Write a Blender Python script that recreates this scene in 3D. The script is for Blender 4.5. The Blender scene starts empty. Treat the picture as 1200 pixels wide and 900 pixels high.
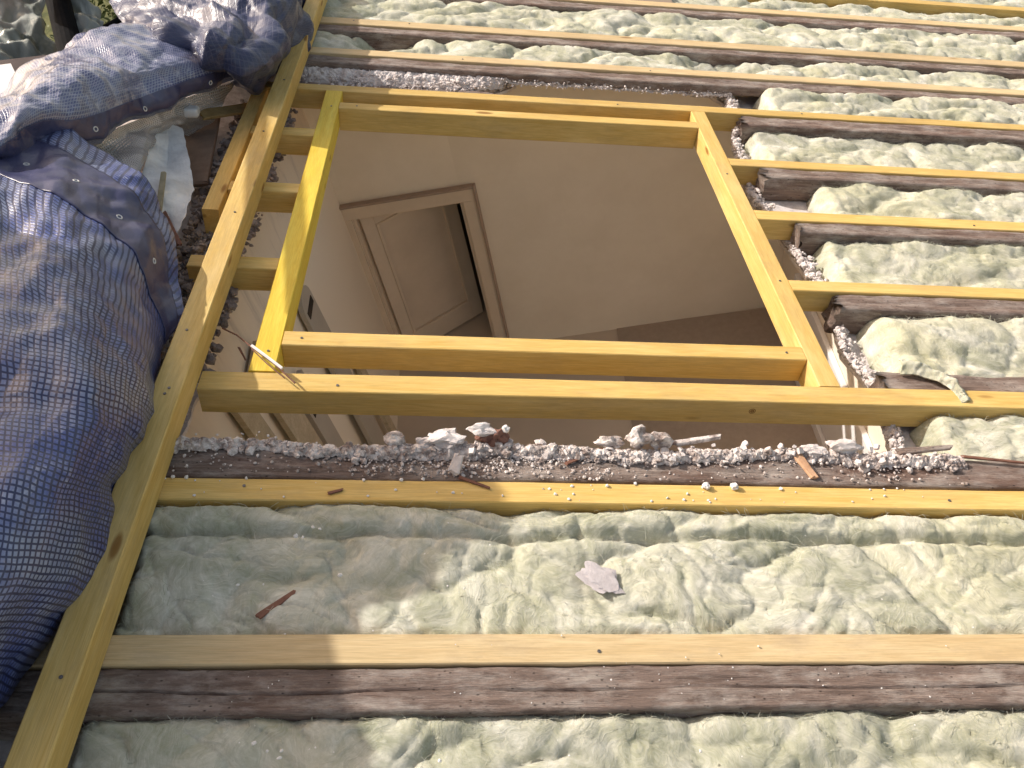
import bpy, bmesh, math, random
import numpy as np
from mathutils import Matrix, Vector
random.seed(5)
sc = bpy.context.scene
# ---------------------------------------------------------------- camera, sky, sun, exposure
# world: z up, origin on the room floor below the camera; x along the far wall, y towards it
CAM_Z = 3.85
cam_d = bpy.data.cameras.new("camera"); cam = bpy.data.objects.new("camera", cam_d)
sc.collection.objects.link(cam); sc.camera = cam
# roof frame (u up-slope to down-slope, v across the rafters, w out of the roof) in world axes
M3 = Matrix(((0.97242645, -0.00622552, 0.23312667), (-0.0208933, 0.99329812, 0.1136764), (-0.23227198, -0.11541273, 0.96577929)))
R3 = Matrix(((0.995667, -0.047786, 0.079767), (0.025775, -0.682391, -0.730533), (0.089342, 0.729424, -0.678203)))  # roof -> lens axes
right = M3 @ Vector(R3[0]); down = M3 @ Vector(R3[1]); fwd = M3 @ Vector(R3[2])
rotm = Matrix((right, -down, -fwd)).transposed().to_4x4()
cam.matrix_world = Matrix.Translation((0, 0, CAM_Z)) @ rotm
cam_d.sensor_width = 36; cam_d.lens = 36 * 964.4 / 1200
cam_d.clip_start = 0.05; cam_d.clip_end = 2000
RM = Matrix.Translation(Vector((0, 0, CAM_Z)) + M3 @ Vector((0, 0, -1.5))) @ M3.to_4x4()
SUN = (M3 @ Vector((-1.5, 0.6, 1.0))).normalized()
w = bpy.data.worlds.new("World"); sc.world = w; w.use_nodes = True
nt = w.node_tree; bg = nt.nodes["Background"]; sky = nt.nodes.new("ShaderNodeTexSky")
sky.sky_type = 'NISHITA'; sky.sun_disc = False
sky.sun_elevation = math.asin(SUN.z); sky.sun_rotation = math.atan2(SUN.x, SUN.y)
sky.air_density = 1.0; sky.dust_density = 3.0; sky.ozone_density = 1.0
tint = nt.nodes.new("ShaderNodeMix"); tint.data_type = 'RGBA'; tint.blend_type = 'MULTIPLY'; tint.inputs[0].default_value = 1
tint.inputs[7].default_value = (1.22, .98, .72, 1)      # the photograph's warm daylight balance
nt.links.new(sky.outputs[0], tint.inputs[6]); nt.links.new(tint.outputs[2], bg.inputs[0]); bg.inputs[1].default_value = 0.15
sl = bpy.data.lights.new("sun", 'SUN'); sl.energy = 3.5; sl.angle = math.radians(0.5); sl.color = (1.0, 0.945, 0.86)
so = bpy.data.objects.new("sun", sl); sc.collection.objects.link(so)
so.rotation_euler = SUN.to_track_quat('Z', 'Y').to_euler(); so.location = SUN * 20
sc.view_settings.view_transform = 'Standard'; sc.view_settings.look = 'None'
sc.view_settings.exposure = 0.56; sc.view_settings.gamma = 1.0
sc.cycles.max_bounces = 14; sc.cycles.diffuse_bounces = 9
# ---------------------------------------------------------------- numpy noise
_rs = np.random.RandomState(7); _p = _rs.permutation(256); _p = np.concatenate([_p, _p, _p])
_g = _rs.normal(size=(256, 3)); _g /= np.linalg.norm(_g, axis=1)[:, None]
def pn(x, y, z=0.0):
    x, y, z = np.broadcast_arrays(np.asarray(x, float), np.asarray(y, float), np.asarray(z, float))
    xi, yi, zi = np.floor(x).astype(int), np.floor(y).astype(int), np.floor(z).astype(int)
    xf, yf, zf = x - xi, y - yi, z - zi
    f = lambda t: t * t * t * (t * (t * 6 - 15) + 10)
    u, v, q = f(xf), f(yf), f(zf)
    def gr(a, b, c):
        k = _p[(_p[(_p[(xi + a) & 255] + yi + b) & 255] + zi + c) & 255]
        g = _g[k]; return g[..., 0] * (xf - a) + g[..., 1] * (yf - b) + g[..., 2] * (zf - c)
    def lp(t, a, b): return a + t * (b - a)
    return lp(q, lp(v, lp(u, gr(0,0,0), gr(1,0,0)), lp(u, gr(0,1,0), gr(1,1,0))), lp(v, lp(u, gr(0,0,1), gr(1,0,1)), lp(u, gr(0,1,1), gr(1,1,1)))) * 1.6
def fb(x, y, z=0.0, o=4):
    s = 0; a = 1.0; k = 1.0
    for i in range(o): s = s + a * pn(x * k + i * 7.3, y * k - i * 3.1, z * k + i * 5.7); a *= .5; k *= 2.03
    return s / 1.6
def ridge(x, y, z=0.0, o=3):
    s = 0; a = 1.0; k = 1.0
    for i in range(o): s = s + a * (1 - 2 * np.abs(pn(x * k + i * 11.3, y * k + i * 4.1, z * k))); a *= .5; k *= 2.1
    return s / 1.75
# ---------------------------------------------------------------- materials
def mat(name):
    m = bpy.data.materials.new(name); m.use_nodes = True
    n = m.node_tree; b = n.nodes["Principled BSDF"]; return m, n, b
def N(n, t, **k):
    d = n.nodes.new(t)
    for a, v in k.items():
        if a.startswith('i_'): d.inputs[a[2:].replace('_', ' ')].default_value = v
        else: setattr(d, a, v)
    return d
def ramp(n, fac, stops):
    r = n.nodes.new("ShaderNodeValToRGB"); e = r.color_ramp.elements
    while len(e) < len(stops): e.new(0.5)
    for i, (p, c) in enumerate(stops):
        e[i].position = p; e[i].color = (*c, 1) if len(c) == 3 else c
    n.links.new(fac, r.inputs[0]); return r.outputs[0]
def mixc(n, fac, a, b, mode='MIX'):
    x = n.nodes.new("ShaderNodeMix"); x.data_type = 'RGBA'; x.blend_type = mode
    for s, v in ((x.inputs[0], fac), (x.inputs[6], a), (x.inputs[7], b)):
        if hasattr(v, 'links'): n.links.new(v, s)
        else: s.default_value = v if not isinstance(v, tuple) else (*v, 1)
    return x.outputs[2]
def coords(n, scale, rnd=True):
    tc = n.nodes.new("ShaderNodeTexCoord"); src = tc.outputs['Object']
    if rnd:
        oi = n.nodes.new("ShaderNodeObjectInfo")
        mu = N(n, "ShaderNodeMath", operation='MULTIPLY'); mu.inputs[1].default_value = 37.0
        n.links.new(oi.outputs['Random'], mu.inputs[0])
        ad = N(n, "ShaderNodeVectorMath", operation='ADD'); n.links.new(src, ad.inputs[0]); n.links.new(mu.outputs[0], ad.inputs[1]); src = ad.outputs[0]
    mp = n.nodes.new("ShaderNodeMapping"); mp.inputs['Scale'].default_value = scale
    n.links.new(src, mp.inputs[0]); return mp.outputs[0]
def noise(n, vec, scale=5, detail=5, rough=.55, dist=0.0):
    t = N(n, "ShaderNodeTexNoise"); t.inputs['Scale'].default_value = scale; t.inputs['Detail'].default_value = detail
    t.inputs['Roughness'].default_value = rough; t.inputs['Distortion'].default_value = dist
    n.links.new(vec, t.inputs['Vector']); return t.outputs[0]
def bump(n, b, h, strength=.3, dist=.01):
    k = N(n, "ShaderNodeBump"); k.inputs['Strength'].default_value = strength; k.inputs['Distance'].default_value = dist
    n.links.new(h, k.inputs['Height']); n.links.new(k.outputs[0], b.inputs['Normal'])
def wood(name, c0, c1, dirt, dirt_amt=.35, rough=.62):
    m, n, b = mat(name)
    v = coords(n, (1.1, 16, 16)); g = noise(n, v, 4.0, 6, .6, 1.2)
    col = ramp(n, g, [(.28, c0), (.72, c1)])
    fine = noise(n, coords(n, (4, 150, 150)), 4, 3, .6)
    col = mixc(n, ramp(n, fine, [(.38, (.0,)*3), (.72, (.6,)*3)]), col, tuple(x * .66 for x in c0))
    bl = noise(n, coords(n, (.8, 5, 5)), 3, 6, .7)
    col = mixc(n, ramp(n, bl, [(.5, (0,)*3), (.68, (.55,)*3)]), col, tuple(min(.85, x * 1.04 + .05) for x in c1))
    # knots
    vo = N(n, "ShaderNodeTexVoronoi"); vo.inputs['Scale'].default_value = 1.0
    n.links.new(coords(n, (2.6, 9, 9)), vo.inputs['Vector'])
    kn = ramp(n, vo.outputs['Distance'], [(.0, (1,)*3), (.07, (.85,)*3), (.115, (0,)*3)])
    col = mixc(n, kn, col, (c0[0] * .42, c0[1] * .30, c0[2] * .22))
    d = noise(n, coords(n, (1.4, 3, 3)), 3, 7, .72)
    dm = ramp(n, d, [(.5, (0,)*3), (.72, (dirt_amt,)*3)])
    col = mixc(n, dm, col, dirt)
    ob = N(n, "ShaderNodeObjectInfo"); hs = N(n, "ShaderNodeHueSaturation")
    mr = N(n, "ShaderNodeMapRange"); mr.inputs[3].default_value = .88; mr.inputs[4].default_value = 1.1
    n.links.new(ob.outputs['Random'], mr.inputs[0]); n.links.new(mr.outputs[0], hs.inputs['Value']); n.links.new(col, hs.inputs['Color'])
    n.links.new(hs.outputs[0], b.inputs['Base Color']); b.inputs['Roughness'].default_value = rough
    b.inputs['Specular IOR Level'].default_value = .3
    bump(n, b, fine, .25, .002)
    return m
new_wood = wood('new_pine', (.64, .41, .11), (.75, .55, .215), (.34, .24, .14), .35)
yellow_wood = wood('treated_yellow_pine', (.74, .50, .05), (.86, .66, .10), (.42, .28, .08), .25)
pale_wood = wood('pale_batten_pine', (.58, .42, .22), (.70, .55, .325), (.33, .25, .18), .5)
def old(name, c0, c1, pale, amt):
    m, n, b = mat(name)
    g = noise(n, coords(n, (1.0, 14, 14)), 5, 8, .65, 1.0)
    col = ramp(n, g, [(.25, c0), (.7, c1)])
    blot = noise(n, coords(n, (2.2, 6, 6)), 3.5, 8, .75)
    col = mixc(n, ramp(n, blot, [(.45, (0,)*3), (.68, (amt,)*3)]), col, pale)
    rd = noise(n, coords(n, (1.3, 5, 5)), 2.2, 5, .6)
    col = mixc(n, ramp(n, rd, [(.55, (0,)*3), (.75, (.6,)*3)]), col, (.16, .075, .05))
    pits = N(n, "ShaderNodeTexVoronoi"); pits.inputs['Scale'].default_value = 1; n.links.new(coords(n, (40, 70, 70)), pits.inputs['Vector'])
    col = mixc(n, ramp(n, pits.outputs['Distance'], [(.05, (.8,)*3), (.16, (0,)*3)]), col, (.02, .014, .012))
    n.links.new(col, b.inputs['Base Color']); b.inputs['Roughness'].default_value = .85; b.inputs['Specular IOR Level'].default_value = .2
    f2 = noise(n, coords(n, (5, 90, 90)), 5, 6, .7)
    bump(n, b, f2, .9, .007); return m
old_wood = old('weathered_rafter', (.095, .066, .056), (.32, .24, .205), (.52, .46, .42), .85)
def simple(name, c0, c1, scale=8, rough=.8, bs=.3, bd=.004, detail=7, nr=.65, spec=.3, lo=.3, hi=.7, metallic=0):
    m, n, b = mat(name); v = coords(n, (1, 1, 1)); h = noise(n, v, scale, detail, nr)
    n.links.new(ramp(n, h, [(lo, c0), (hi, c1)]), b.inputs['Base Color']); b.inputs['Roughness'].default_value = rough
    b.inputs['Specular IOR Level'].default_value = spec; b.inputs['Metallic'].default_value = metallic
    bump(n, b, noise(n, v, scale * 6, 6, .7), bs, bd); return m
def wool_mat():
    m, n, b = mat('mineral_wool')
    v = coords(n, (1, 1, 1))
    # curved flow field: the strands follow a strongly warped coordinate
    wn = N(n, "ShaderNodeTexNoise"); wn.inputs['Scale'].default_value = 5.5; wn.inputs['Detail'].default_value = 3; n.links.new(v, wn.inputs['Vector'])
    wa = N(n, "ShaderNodeVectorMath", operation='MULTIPLY_ADD'); wa.inputs[1].default_value = (.34, .34, .2); n.links.new(wn.outputs[1], wa.inputs[0]); n.links.new(v, wa.inputs[2])
    def strand(sc_, s):
        mp = N(n, "ShaderNodeMapping"); mp.inputs['Scale'].default_value = sc_; mp.inputs['Rotation'].default_value = (0, 0, s); n.links.new(wa.outputs[0], mp.inputs[0])
        return noise(n, mp.outputs[0], 3, 7, .7, .6)
    s1, s2 = strand((5, 42, 20), .5), strand((50, 6, 20), -.3)
    pick = ramp(n, noise(n, v, 4, 3, .5), [(.45, (0,)*3), (.55, (1,)*3)])
    st = mixc(n, pick, s1, s2)
    h = noise(n, v, 4.5, 9, .68, 1.6)
    col = ramp(n, h, [(.32, (.26, .27, .18)), (.44, (.39, .395, .295)), (.54, (.51, .505, .42)), (.66, (.72, .705, .63))])
    yl = noise(n, v, 2.6, 5, .6, .8)
    col = mixc(n, ramp(n, yl, [(.52, (0,)*3), (.72, (.45,)*3)]), col, (.62, .58, .36))
    col = mixc(n, .28, col, ramp(n, st, [(.36, (.31, .325, .235)), (.5, (.50, .505, .42)), (.64, (.78, .77, .70))]))
    dirt = noise(n, v, 7, 9, .78, .8)
    col = mixc(n, ramp(n, dirt, [(.58, (0,)*3), (.76, (.6,)*3)]), col, (.24, .225, .15))
    n.links.new(col, b.inputs['Base Color']); b.inputs['Roughness'].default_value = 1.0; b.inputs['Specular IOR Level'].default_value = .05
    b.inputs['Subsurface Weight'].default_value = .2; b.inputs['Subsurface Radius'].default_value = (1.0, .95, .8); b.inputs['Subsurface Scale'].default_value = .008
    f3 = noise(n, v, 120, 5, .7)
    s = N(n, "ShaderNodeMath", operation='MULTIPLY_ADD'); s.inputs[1].default_value = .3; n.links.new(f3, s.inputs[0]); n.links.new(st, s.inputs[2])
    bump(n, b, s.outputs[0], .45, .008); return m
wool_m = wool_mat()
plaster_m = simple('broken_plaster', (.48, .42, .405), (.84, .79, .78), 22, .95, .8, .004)
rubble_m = simple('lime_rubble', (.27, .215, .195), (.82, .75, .72), 34, .95, .9, .003, lo=.40, hi=.60)
wall_m = simple('beige_wall_paint', (.79, .70, .58), (.89, .80, .68), 2.2, .85, .1, .002)
def torn():
    m, n, b = mat('torn_wallpaper'); v = coords(n, (1, 3, .6), False)
    h = noise(n, v, 3.2, 7, .65, .8)
    tc = n.nodes.new("ShaderNodeTexCoord"); sp = N(n, "ShaderNodeSeparateXYZ"); n.links.new(tc.outputs['Object'], sp.inputs[0])
    hi = N(n, "ShaderNodeMapRange"); hi.inputs[1].default_value = 1.5; hi.inputs[2].default_value = 2.05; hi.inputs[3].default_value = 0; hi.inputs[4].default_value = .75; n.links.new(sp.outputs[2], hi.inputs[0])
    st = ramp(n, h, [(.36, (.36, .29, .26)), (.44, (.58, .48, .40)), (.75, (.66, .56, .45))])
    n.links.new(mixc(n, hi.outputs[0], (.83, .74, .62), st), b.inputs['Base Color']); b.inputs['Roughness'].default_value = .9
    return m
torn_m = torn()
floor_m = simple('brown_floor', (.58, .49, .40), (.64, .54, .44), 2.5, .6, .1, .001)
darker_floor_m = simple('darker_floor_tone', (.40, .32, .255), (.46, .37, .30), 30, .95, .6, .003)
door_m = simple('dusty_door_paint', (.62, .52, .42), (.72, .61, .50), 3.5, .6, .15, .001)
frame_m = simple('door_frame_paint', (.66, .55, .44), (.74, .62, .49), 6, .6, .15, .001)
dark_m = simple('dark_brown', (.03, .022, .018), (.06, .045, .038), 8, .95)  # very dark brown for the boarding and the board slots
white_m = simple('white_and_sun_patch', (.74, .71, .70), (.82, .79, .78), 3, .6, .1, .001)  # plain white; also colours the painted sun patch on the right wall
grey_m = simple('grey_board', (.40, .35, .30), (.47, .42, .36), 6, .6, .1, .001)
plank_m = wood('old_plank', (.42, .34, .23), (.56, .46, .33), (.25, .18, .13), .3)
brick_m = simple('red_brick', (.17, .085, .065), (.33, .175, .135), 25, .9, .8, .004)
metal_m = simple('white_flashing', (.50, .51, .53), (.80, .81, .83), 12, .45, .5, .006, spec=.5)
screw_m = simple('screw_steel', (.10, .09, .09), (.25, .24, .24), 60, .45, .2, .001, metallic=.7)
pole_m = simple('black_pole', (.006, .006, .007), (.014, .014, .016), 12, .95, .2, .001, spec=.1)
rust_m = simple('rusty_brown', (.13, .055, .04), (.26, .13, .09), 30, .8, .4, .002)
grass_m = simple('grass_ground', (.03, .045, .012), (.13, .13, .05), 3, .95, .8, .03)
leaf_m = simple('leaf_green', (.05, .075, .02), (.15, .16, .055), 5, .7, .2, .002)
def tarp_mat(name, cell, line, deep, pale, size, lw, rough=.3, alpha_cells=None, uscale=1.0, coat=.7):
    m, n, b = mat(name)
    uv = N(n, "ShaderNodeUVMap"); uv.uv_map = 'UVMap'
    # small wobble of the mesh lines
    wob = N(n, "ShaderNodeTexNoise"); wob.inputs['Scale'].default_value = 9; wob.inputs['Detail'].default_value = 2
    n.links.new(uv.outputs[0], wob.inputs['Vector'])
    sb = N(n, "ShaderNodeVectorMath", operation='MULTIPLY_ADD'); sb.inputs[1].default_value = (.02, .02, 0)
    n.links.new(wob.outputs[1], sb.inputs[0]); n.links.new(uv.outputs[0], sb.inputs[2])
    sp = N(n, "ShaderNodeSeparateXYZ"); n.links.new(sb.outputs[0], sp.inputs[0])
    lines = []
    for k in (0, 1):
        a = N(n, "ShaderNodeMath", operation='MULTIPLY'); a.inputs[1].default_value = (uscale if k == 0 else 1) / size; n.links.new(sp.outputs[k], a.inputs[0])
        p = N(n, "ShaderNodeMath", operation='PINGPONG'); p.inputs[1].default_value = .5; n.links.new(a.outputs[0], p.inputs[0])
        r = N(n, "ShaderNodeMapRange"); r.inputs[1].default_value = lw * .5; r.inputs[2].default_value = lw * .5 + .09; r.inputs[3].default_value = 1; r.inputs[4].default_value = 0
        n.links.new(p.outputs[0], r.inputs[0]); lines.append(r.outputs[0])
    mx = N(n, "ShaderNodeMath", operation='MAXIMUM'); n.links.new(lines[0], mx.inputs[0]); n.links.new(lines[1], mx.inputs[1])
    big = noise(n, coords(n, (1, 1, 1), False), 4.2, 4, .6, .6)
    cc = mixc(n, ramp(n, big, [(.36, (0,)*3), (.56, (1,)*3)]), cell, deep)
    b2 = noise(n, coords(n, (1, 1, 1), False), 11, 5, .65, 1.0)
    cc = mixc(n, ramp(n, b2, [(.58, (0,)*3), (.70, (.85,)*3)]), cc, pale)
    grain = noise(n, coords(n, (1, 1, 1), False), 160, 3, .7)
    cc = mixc(n, ramp(n, grain, [(.40, (0,)*3), (.75, (.35,)*3)]), cc, tuple(min(1, x * 1.6) for x in cell))
    col = mixc(n, mx.outputs[0], cc, line)
    n.links.new(col, b.inputs['Base Color']); b.inputs['Roughness'].default_value = rough
    b.inputs['Coat Weight'].default_value = coat; b.inputs['Coat Roughness'].default_value = .14
    b.inputs['Specular IOR Level'].default_value = .6
    wr = noise(n, coords(n, (1, 1, 1), False), 55, 5, .65, .6)
    s = N(n, "ShaderNodeMath", operation='MULTIPLY_ADD'); s.inputs[1].default_value = -.5; n.links.new(mx.outputs[0], s.inputs[0]); n.links.new(wr, s.inputs[2])
    bump(n, b, s.outputs[0], .35, .004)
    if alpha_cells is not None:
        al = N(n, "ShaderNodeMapRange"); al.inputs[3].default_value = alpha_cells; al.inputs[4].default_value = 1
        n.links.new(mx.outputs[0], al.inputs[0]); n.links.new(al.outputs[0], b.inputs['Alpha'])
    return m
tarp1_m = tarp_mat('blue_mesh_tarp', (.24, .28, .43), (.022, .030, .095), (.055, .085, .31), (.42, .46, .62), .0138, .24, .36, coat=.28)
tarp2_m = tarp_mat('blue_fine_tarp', (.13, .15, .27), (.25, .27, .38), (.05, .065, .18), (.62, .63, .70), .0115, .18)
bundle_m = tarp_mat('dark_blue_tarp', (.045, .055, .12), (.065, .075, .14), (.022, .03, .085), (.12, .13, .21), .02, .05, .42, coat=.22)
net_m = tarp_mat('grey_net', (.20, .19, .19), (.42, .41, .42), (.16, .14, .13), (.5, .5, .53), .009, .3, .5, .55)
hem_m = simple('navy_hem', (.028, .032, .095), (.075, .08, .165), 9, .33, .35, .003, spec=.6)
def plastic():
    m, n, b = mat('milky_plastic'); v = coords(n, (1, 1, 1)); h = noise(n, v, 3, 6, .6, 1)
    n.links.new(ramp(n, h, [(.3, (.20, .24, .22)), (.7, (.45, .48, .46))]), b.inputs['Base Color'])
    b.inputs['Roughness'].default_value = .25; b.inputs['Alpha'].default_value = .88; bump(n, b, h, .6, .03); return m
plastic_m = plastic()
# ---------------------------------------------------------------- builders
C = sc.collection
def tag(o, label=None, cat=None, group=None, kind=None):
    if label: o['label'] = label
    if cat: o['category'] = cat
    if group: o['group'] = group
    if kind: o['kind'] = kind
    return o
def link(name, verts, faces, m, parent=None, mw=None, smooth=False, uvs=None):
    me = bpy.data.meshes.new(name); me.from_pydata(verts, [], faces); me.update()
    if m: me.materials.append(m)
    if smooth: me.polygons.foreach_set('use_smooth', [True] * len(me.polygons))
    if uvs is not None:
        l = me.uv_layers.new(name='UVMap'); vi = np.zeros(len(me.loops), int); me.loops.foreach_get('vertex_index', vi)
        l.data.foreach_set('uv', np.asarray(uvs, float)[vi].ravel())
    o = bpy.data.objects.new(name, me); C.objects.link(o)
    if parent is not None: o.parent = parent
    if mw is not None: o.matrix_basis = mw
    return o
def roof(u, v, w_=0, yaw=0, pitch=0, roll=0):
    return RM @ Matrix.Translation((u, v, w_)) @ Matrix.Rotation(yaw, 4, 'Z') @ Matrix.Rotation(pitch, 4, 'Y') @ Matrix.Rotation(roll, 4, 'X')
def grid_faces(nu, nv, flip=False):
    i, j = np.meshgrid(np.arange(nu - 1), np.arange(nv - 1), indexing='ij')
    a = i * nv + j; f = np.stack([a, a + nv, a + nv + 1, a + 1], -1).reshape(-1, 4)
    if flip: f = f[:, ::-1]
    return f.tolist()
def timber_mesh(L, wy, hz, seg=.06, amp=.0006, seed=0, bev=.0025, npt=3, crack=0.0, lean=0.0, ragged=(0, 0), mid=0):
    """box along x with rounded arrises, every face lightly uneven; top at z=0"""
    ny = npt + 2; ys = np.linspace(bev, wy - bev, ny); nz = max(2, npt); zs = np.linspace(-bev, -hz + bev, nz)
    ring = [(y, 0) for y in ys] + [(wy, z) for z in zs] + [(y, -hz) for y in ys[::-1]] + [(0, z) for z in zs[::-1]]
    ring = np.array(ring); K = len(ring); n = max(2, int(L / seg) + 1); xs = np.linspace(0, L, n)
    X = np.repeat(xs[:, None], K, 1); Y = np.repeat(ring[None, :, 0], n, 0).copy(); Z = np.repeat(ring[None, :, 1], n, 0).copy()
    cy, cz = wy / 2, -hz / 2
    d = fb(X * 3 + seed, Y * 18 + seed * 3.1, Z * 18, 4) * amp + fb(X * 22 + seed, Y * 60, Z * 60 + seed, 3) * amp * .5
    Y += d * np.sign(Y - cy) * (np.abs(Y - cy) > wy * .3); Z += d * np.sign(Z - cz)
    Y += fb(xs * .7 + seed, xs * 0, 0, 2)[:, None] * lean; Z += fb(xs * .6 + seed, xs * 0 + 9, 0, 2)[:, None] * lean * .5
    if crack:
        yc = wy * .46 + fb(xs * 2.2 + seed, xs * 0, 3, 4)[:, None] * wy * .16
        gap = np.clip(1 - np.abs(Y - yc) / max(wy * .035, wy / npt * .9), 0, 1) * np.clip(fb(xs * 3 + seed * 2, xs * 0, 1, 3)[:, None] * 2.2 + .9, 0, 1)
        Z -= np.where(ring[None, :, 1] > -1e-6, gap * crack, 0)
    for e, r in ((0, ragged[0]), (n - 1, ragged[1])):
        if r: X[e] += fb(Y[e] * 60 + seed, Z[e] * 60, e, 3) * r
    V = np.stack([X, Y, Z], -1).reshape(-1, 3)
    F = grid_faces(n, K, True); 
    for i in range(n - 1): F.append([i * K, (i + 1) * K, (i + 1) * K + K - 1, i * K + K - 1])
    F.append(list(range(K))); F.append(list(range((n - 1) * K, n * K))[::-1])
    return V.tolist(), F
def timber(name, label, cat, group, m, mw, L, wy, hz, parent=None, screws=(), **k):
    V, F = timber_mesh(L, wy, hz, **k)
    o = link(name, V, F, m, parent, mw, smooth=k.get('npt', 3) > 5)
    if label: tag(o, label, cat, group)
    for x, y in screws:
        s = link('screw', *disc(.0038, .0012), screw_m, o, Matrix.Translation((x, y, .0006)))
    return o
def disc(r, h, n=8):
    V = [(math.cos(a) * r, math.sin(a) * r, h) for a in np.linspace(0, 2 * math.pi, n, endpoint=False)] + [(math.cos(a) * r, math.sin(a) * r, -.003) for a in np.linspace(0, 2 * math.pi, n, endpoint=False)]
    F = [list(range(n))] + [[i, n + i, n + (i + 1) % n, (i + 1) % n] for i in range(n)]
    return V, F
def box(x0, x1, y0, y1, z0, z1):
    V = [(x0,y0,z0),(x1,y0,z0),(x1,y1,z0),(x0,y1,z0),(x0,y0,z1),(x1,y0,z1),(x1,y1,z1),(x0,y1,z1)]
    return V, [[0,3,2,1],[4,5,6,7],[0,1,5,4],[1,2,6,5],[2,3,7,6],[3,0,4,7]]
def boxes(lst):
    V, F = [], []
    for b in lst:
        v, f = box(*b); o = len(V); V += v; F += [[i + o for i in q] for q in f]
    return V, F
def setbox(name, b, m, label=None, cat=None, kind=None, parent=None, bevel=0):
    x, y, z = (b[0] + b[1]) / 2, (b[2] + b[3]) / 2, b[4]
    V, F = box(b[0] - x, b[1] - x, b[2] - y, b[3] - y, 0, b[5] - z)
    o = link(name, V, F, m, parent, Matrix.Translation((x, y, z)))
    if bevel:
        md = o.modifiers.new('b', 'BEVEL'); md.width = bevel; md.segments = 2
    tag(o, label, cat, kind=kind); return o
_ico = None
def chunk(r, seed, sq=(1, 1, .7), sub=2):
    global _ico
    if _ico is None: _ico = {}
    if sub not in _ico:
        bm = bmesh.new(); bmesh.ops.create_icosphere(bm, subdivisions=sub, radius=1)
        _ico[sub] = (np.array([v.co[:] for v in bm.verts]), [[v.index for v in f.verts] for f in bm.faces]); bm.free()
    P, F = _ico[sub]
    k = 1 + .55 * pn(P[:, 0] * 1.3 + seed * 3.7, P[:, 1] * 1.3, P[:, 2] * 1.3 + seed)
    if sub > 1: k = k + .22 * pn(P[:, 0] * 3.5 + seed, P[:, 1] * 3.5, P[:, 2] * 3.5)
    return P * k[:, None] * r * np.array(sq), F
def scatter(name, m, pts, label, cat, sub=1, parent=None, mw=None):
    """pts: (u, v, w, r) chunks joined in one mesh"""
    V, F = [], []; o = np.array(pts[0][:3])
    o = o * 0
    for i, (u, v, w_, r) in enumerate(pts):
        P, f = chunk(r, i * 1.37 + 3, (1, .6 + .6 * random.random(), .5 + .5 * random.random()), sub if r < .008 else 2)
        a = random.random() * 6.28; c, s = math.cos(a), math.sin(a)
        P = np.stack([P[:, 0] * c - P[:, 1] * s + u, P[:, 0] * s + P[:, 1] * c + v, P[:, 2] + w_], -1)
        b = len(V); V += P.tolist(); F += [[q + b for q in t] for t in f]
    ob = link(name, V, F, m, parent, RM if mw is None else mw)
    tag(ob, label, cat if label else None, kind='stuff'); return ob
def ring_mesh(R, r, n=14, k=6):
    V, F = [], []
    for i in range(n):
        a = 2 * math.pi * i / n
        for j in range(k):
            b = 2 * math.pi * j / k; V.append(((R + r * math.cos(b)) * math.cos(a), (R + r * math.cos(b)) * math.sin(a), r * math.sin(b)))
    for i in range(n):
        for j in range(k): F.append([i * k + j, ((i + 1) % n) * k + j, ((i + 1) % n) * k + (j + 1) % k, i * k + (j + 1) % k])
    return V, F
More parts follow.
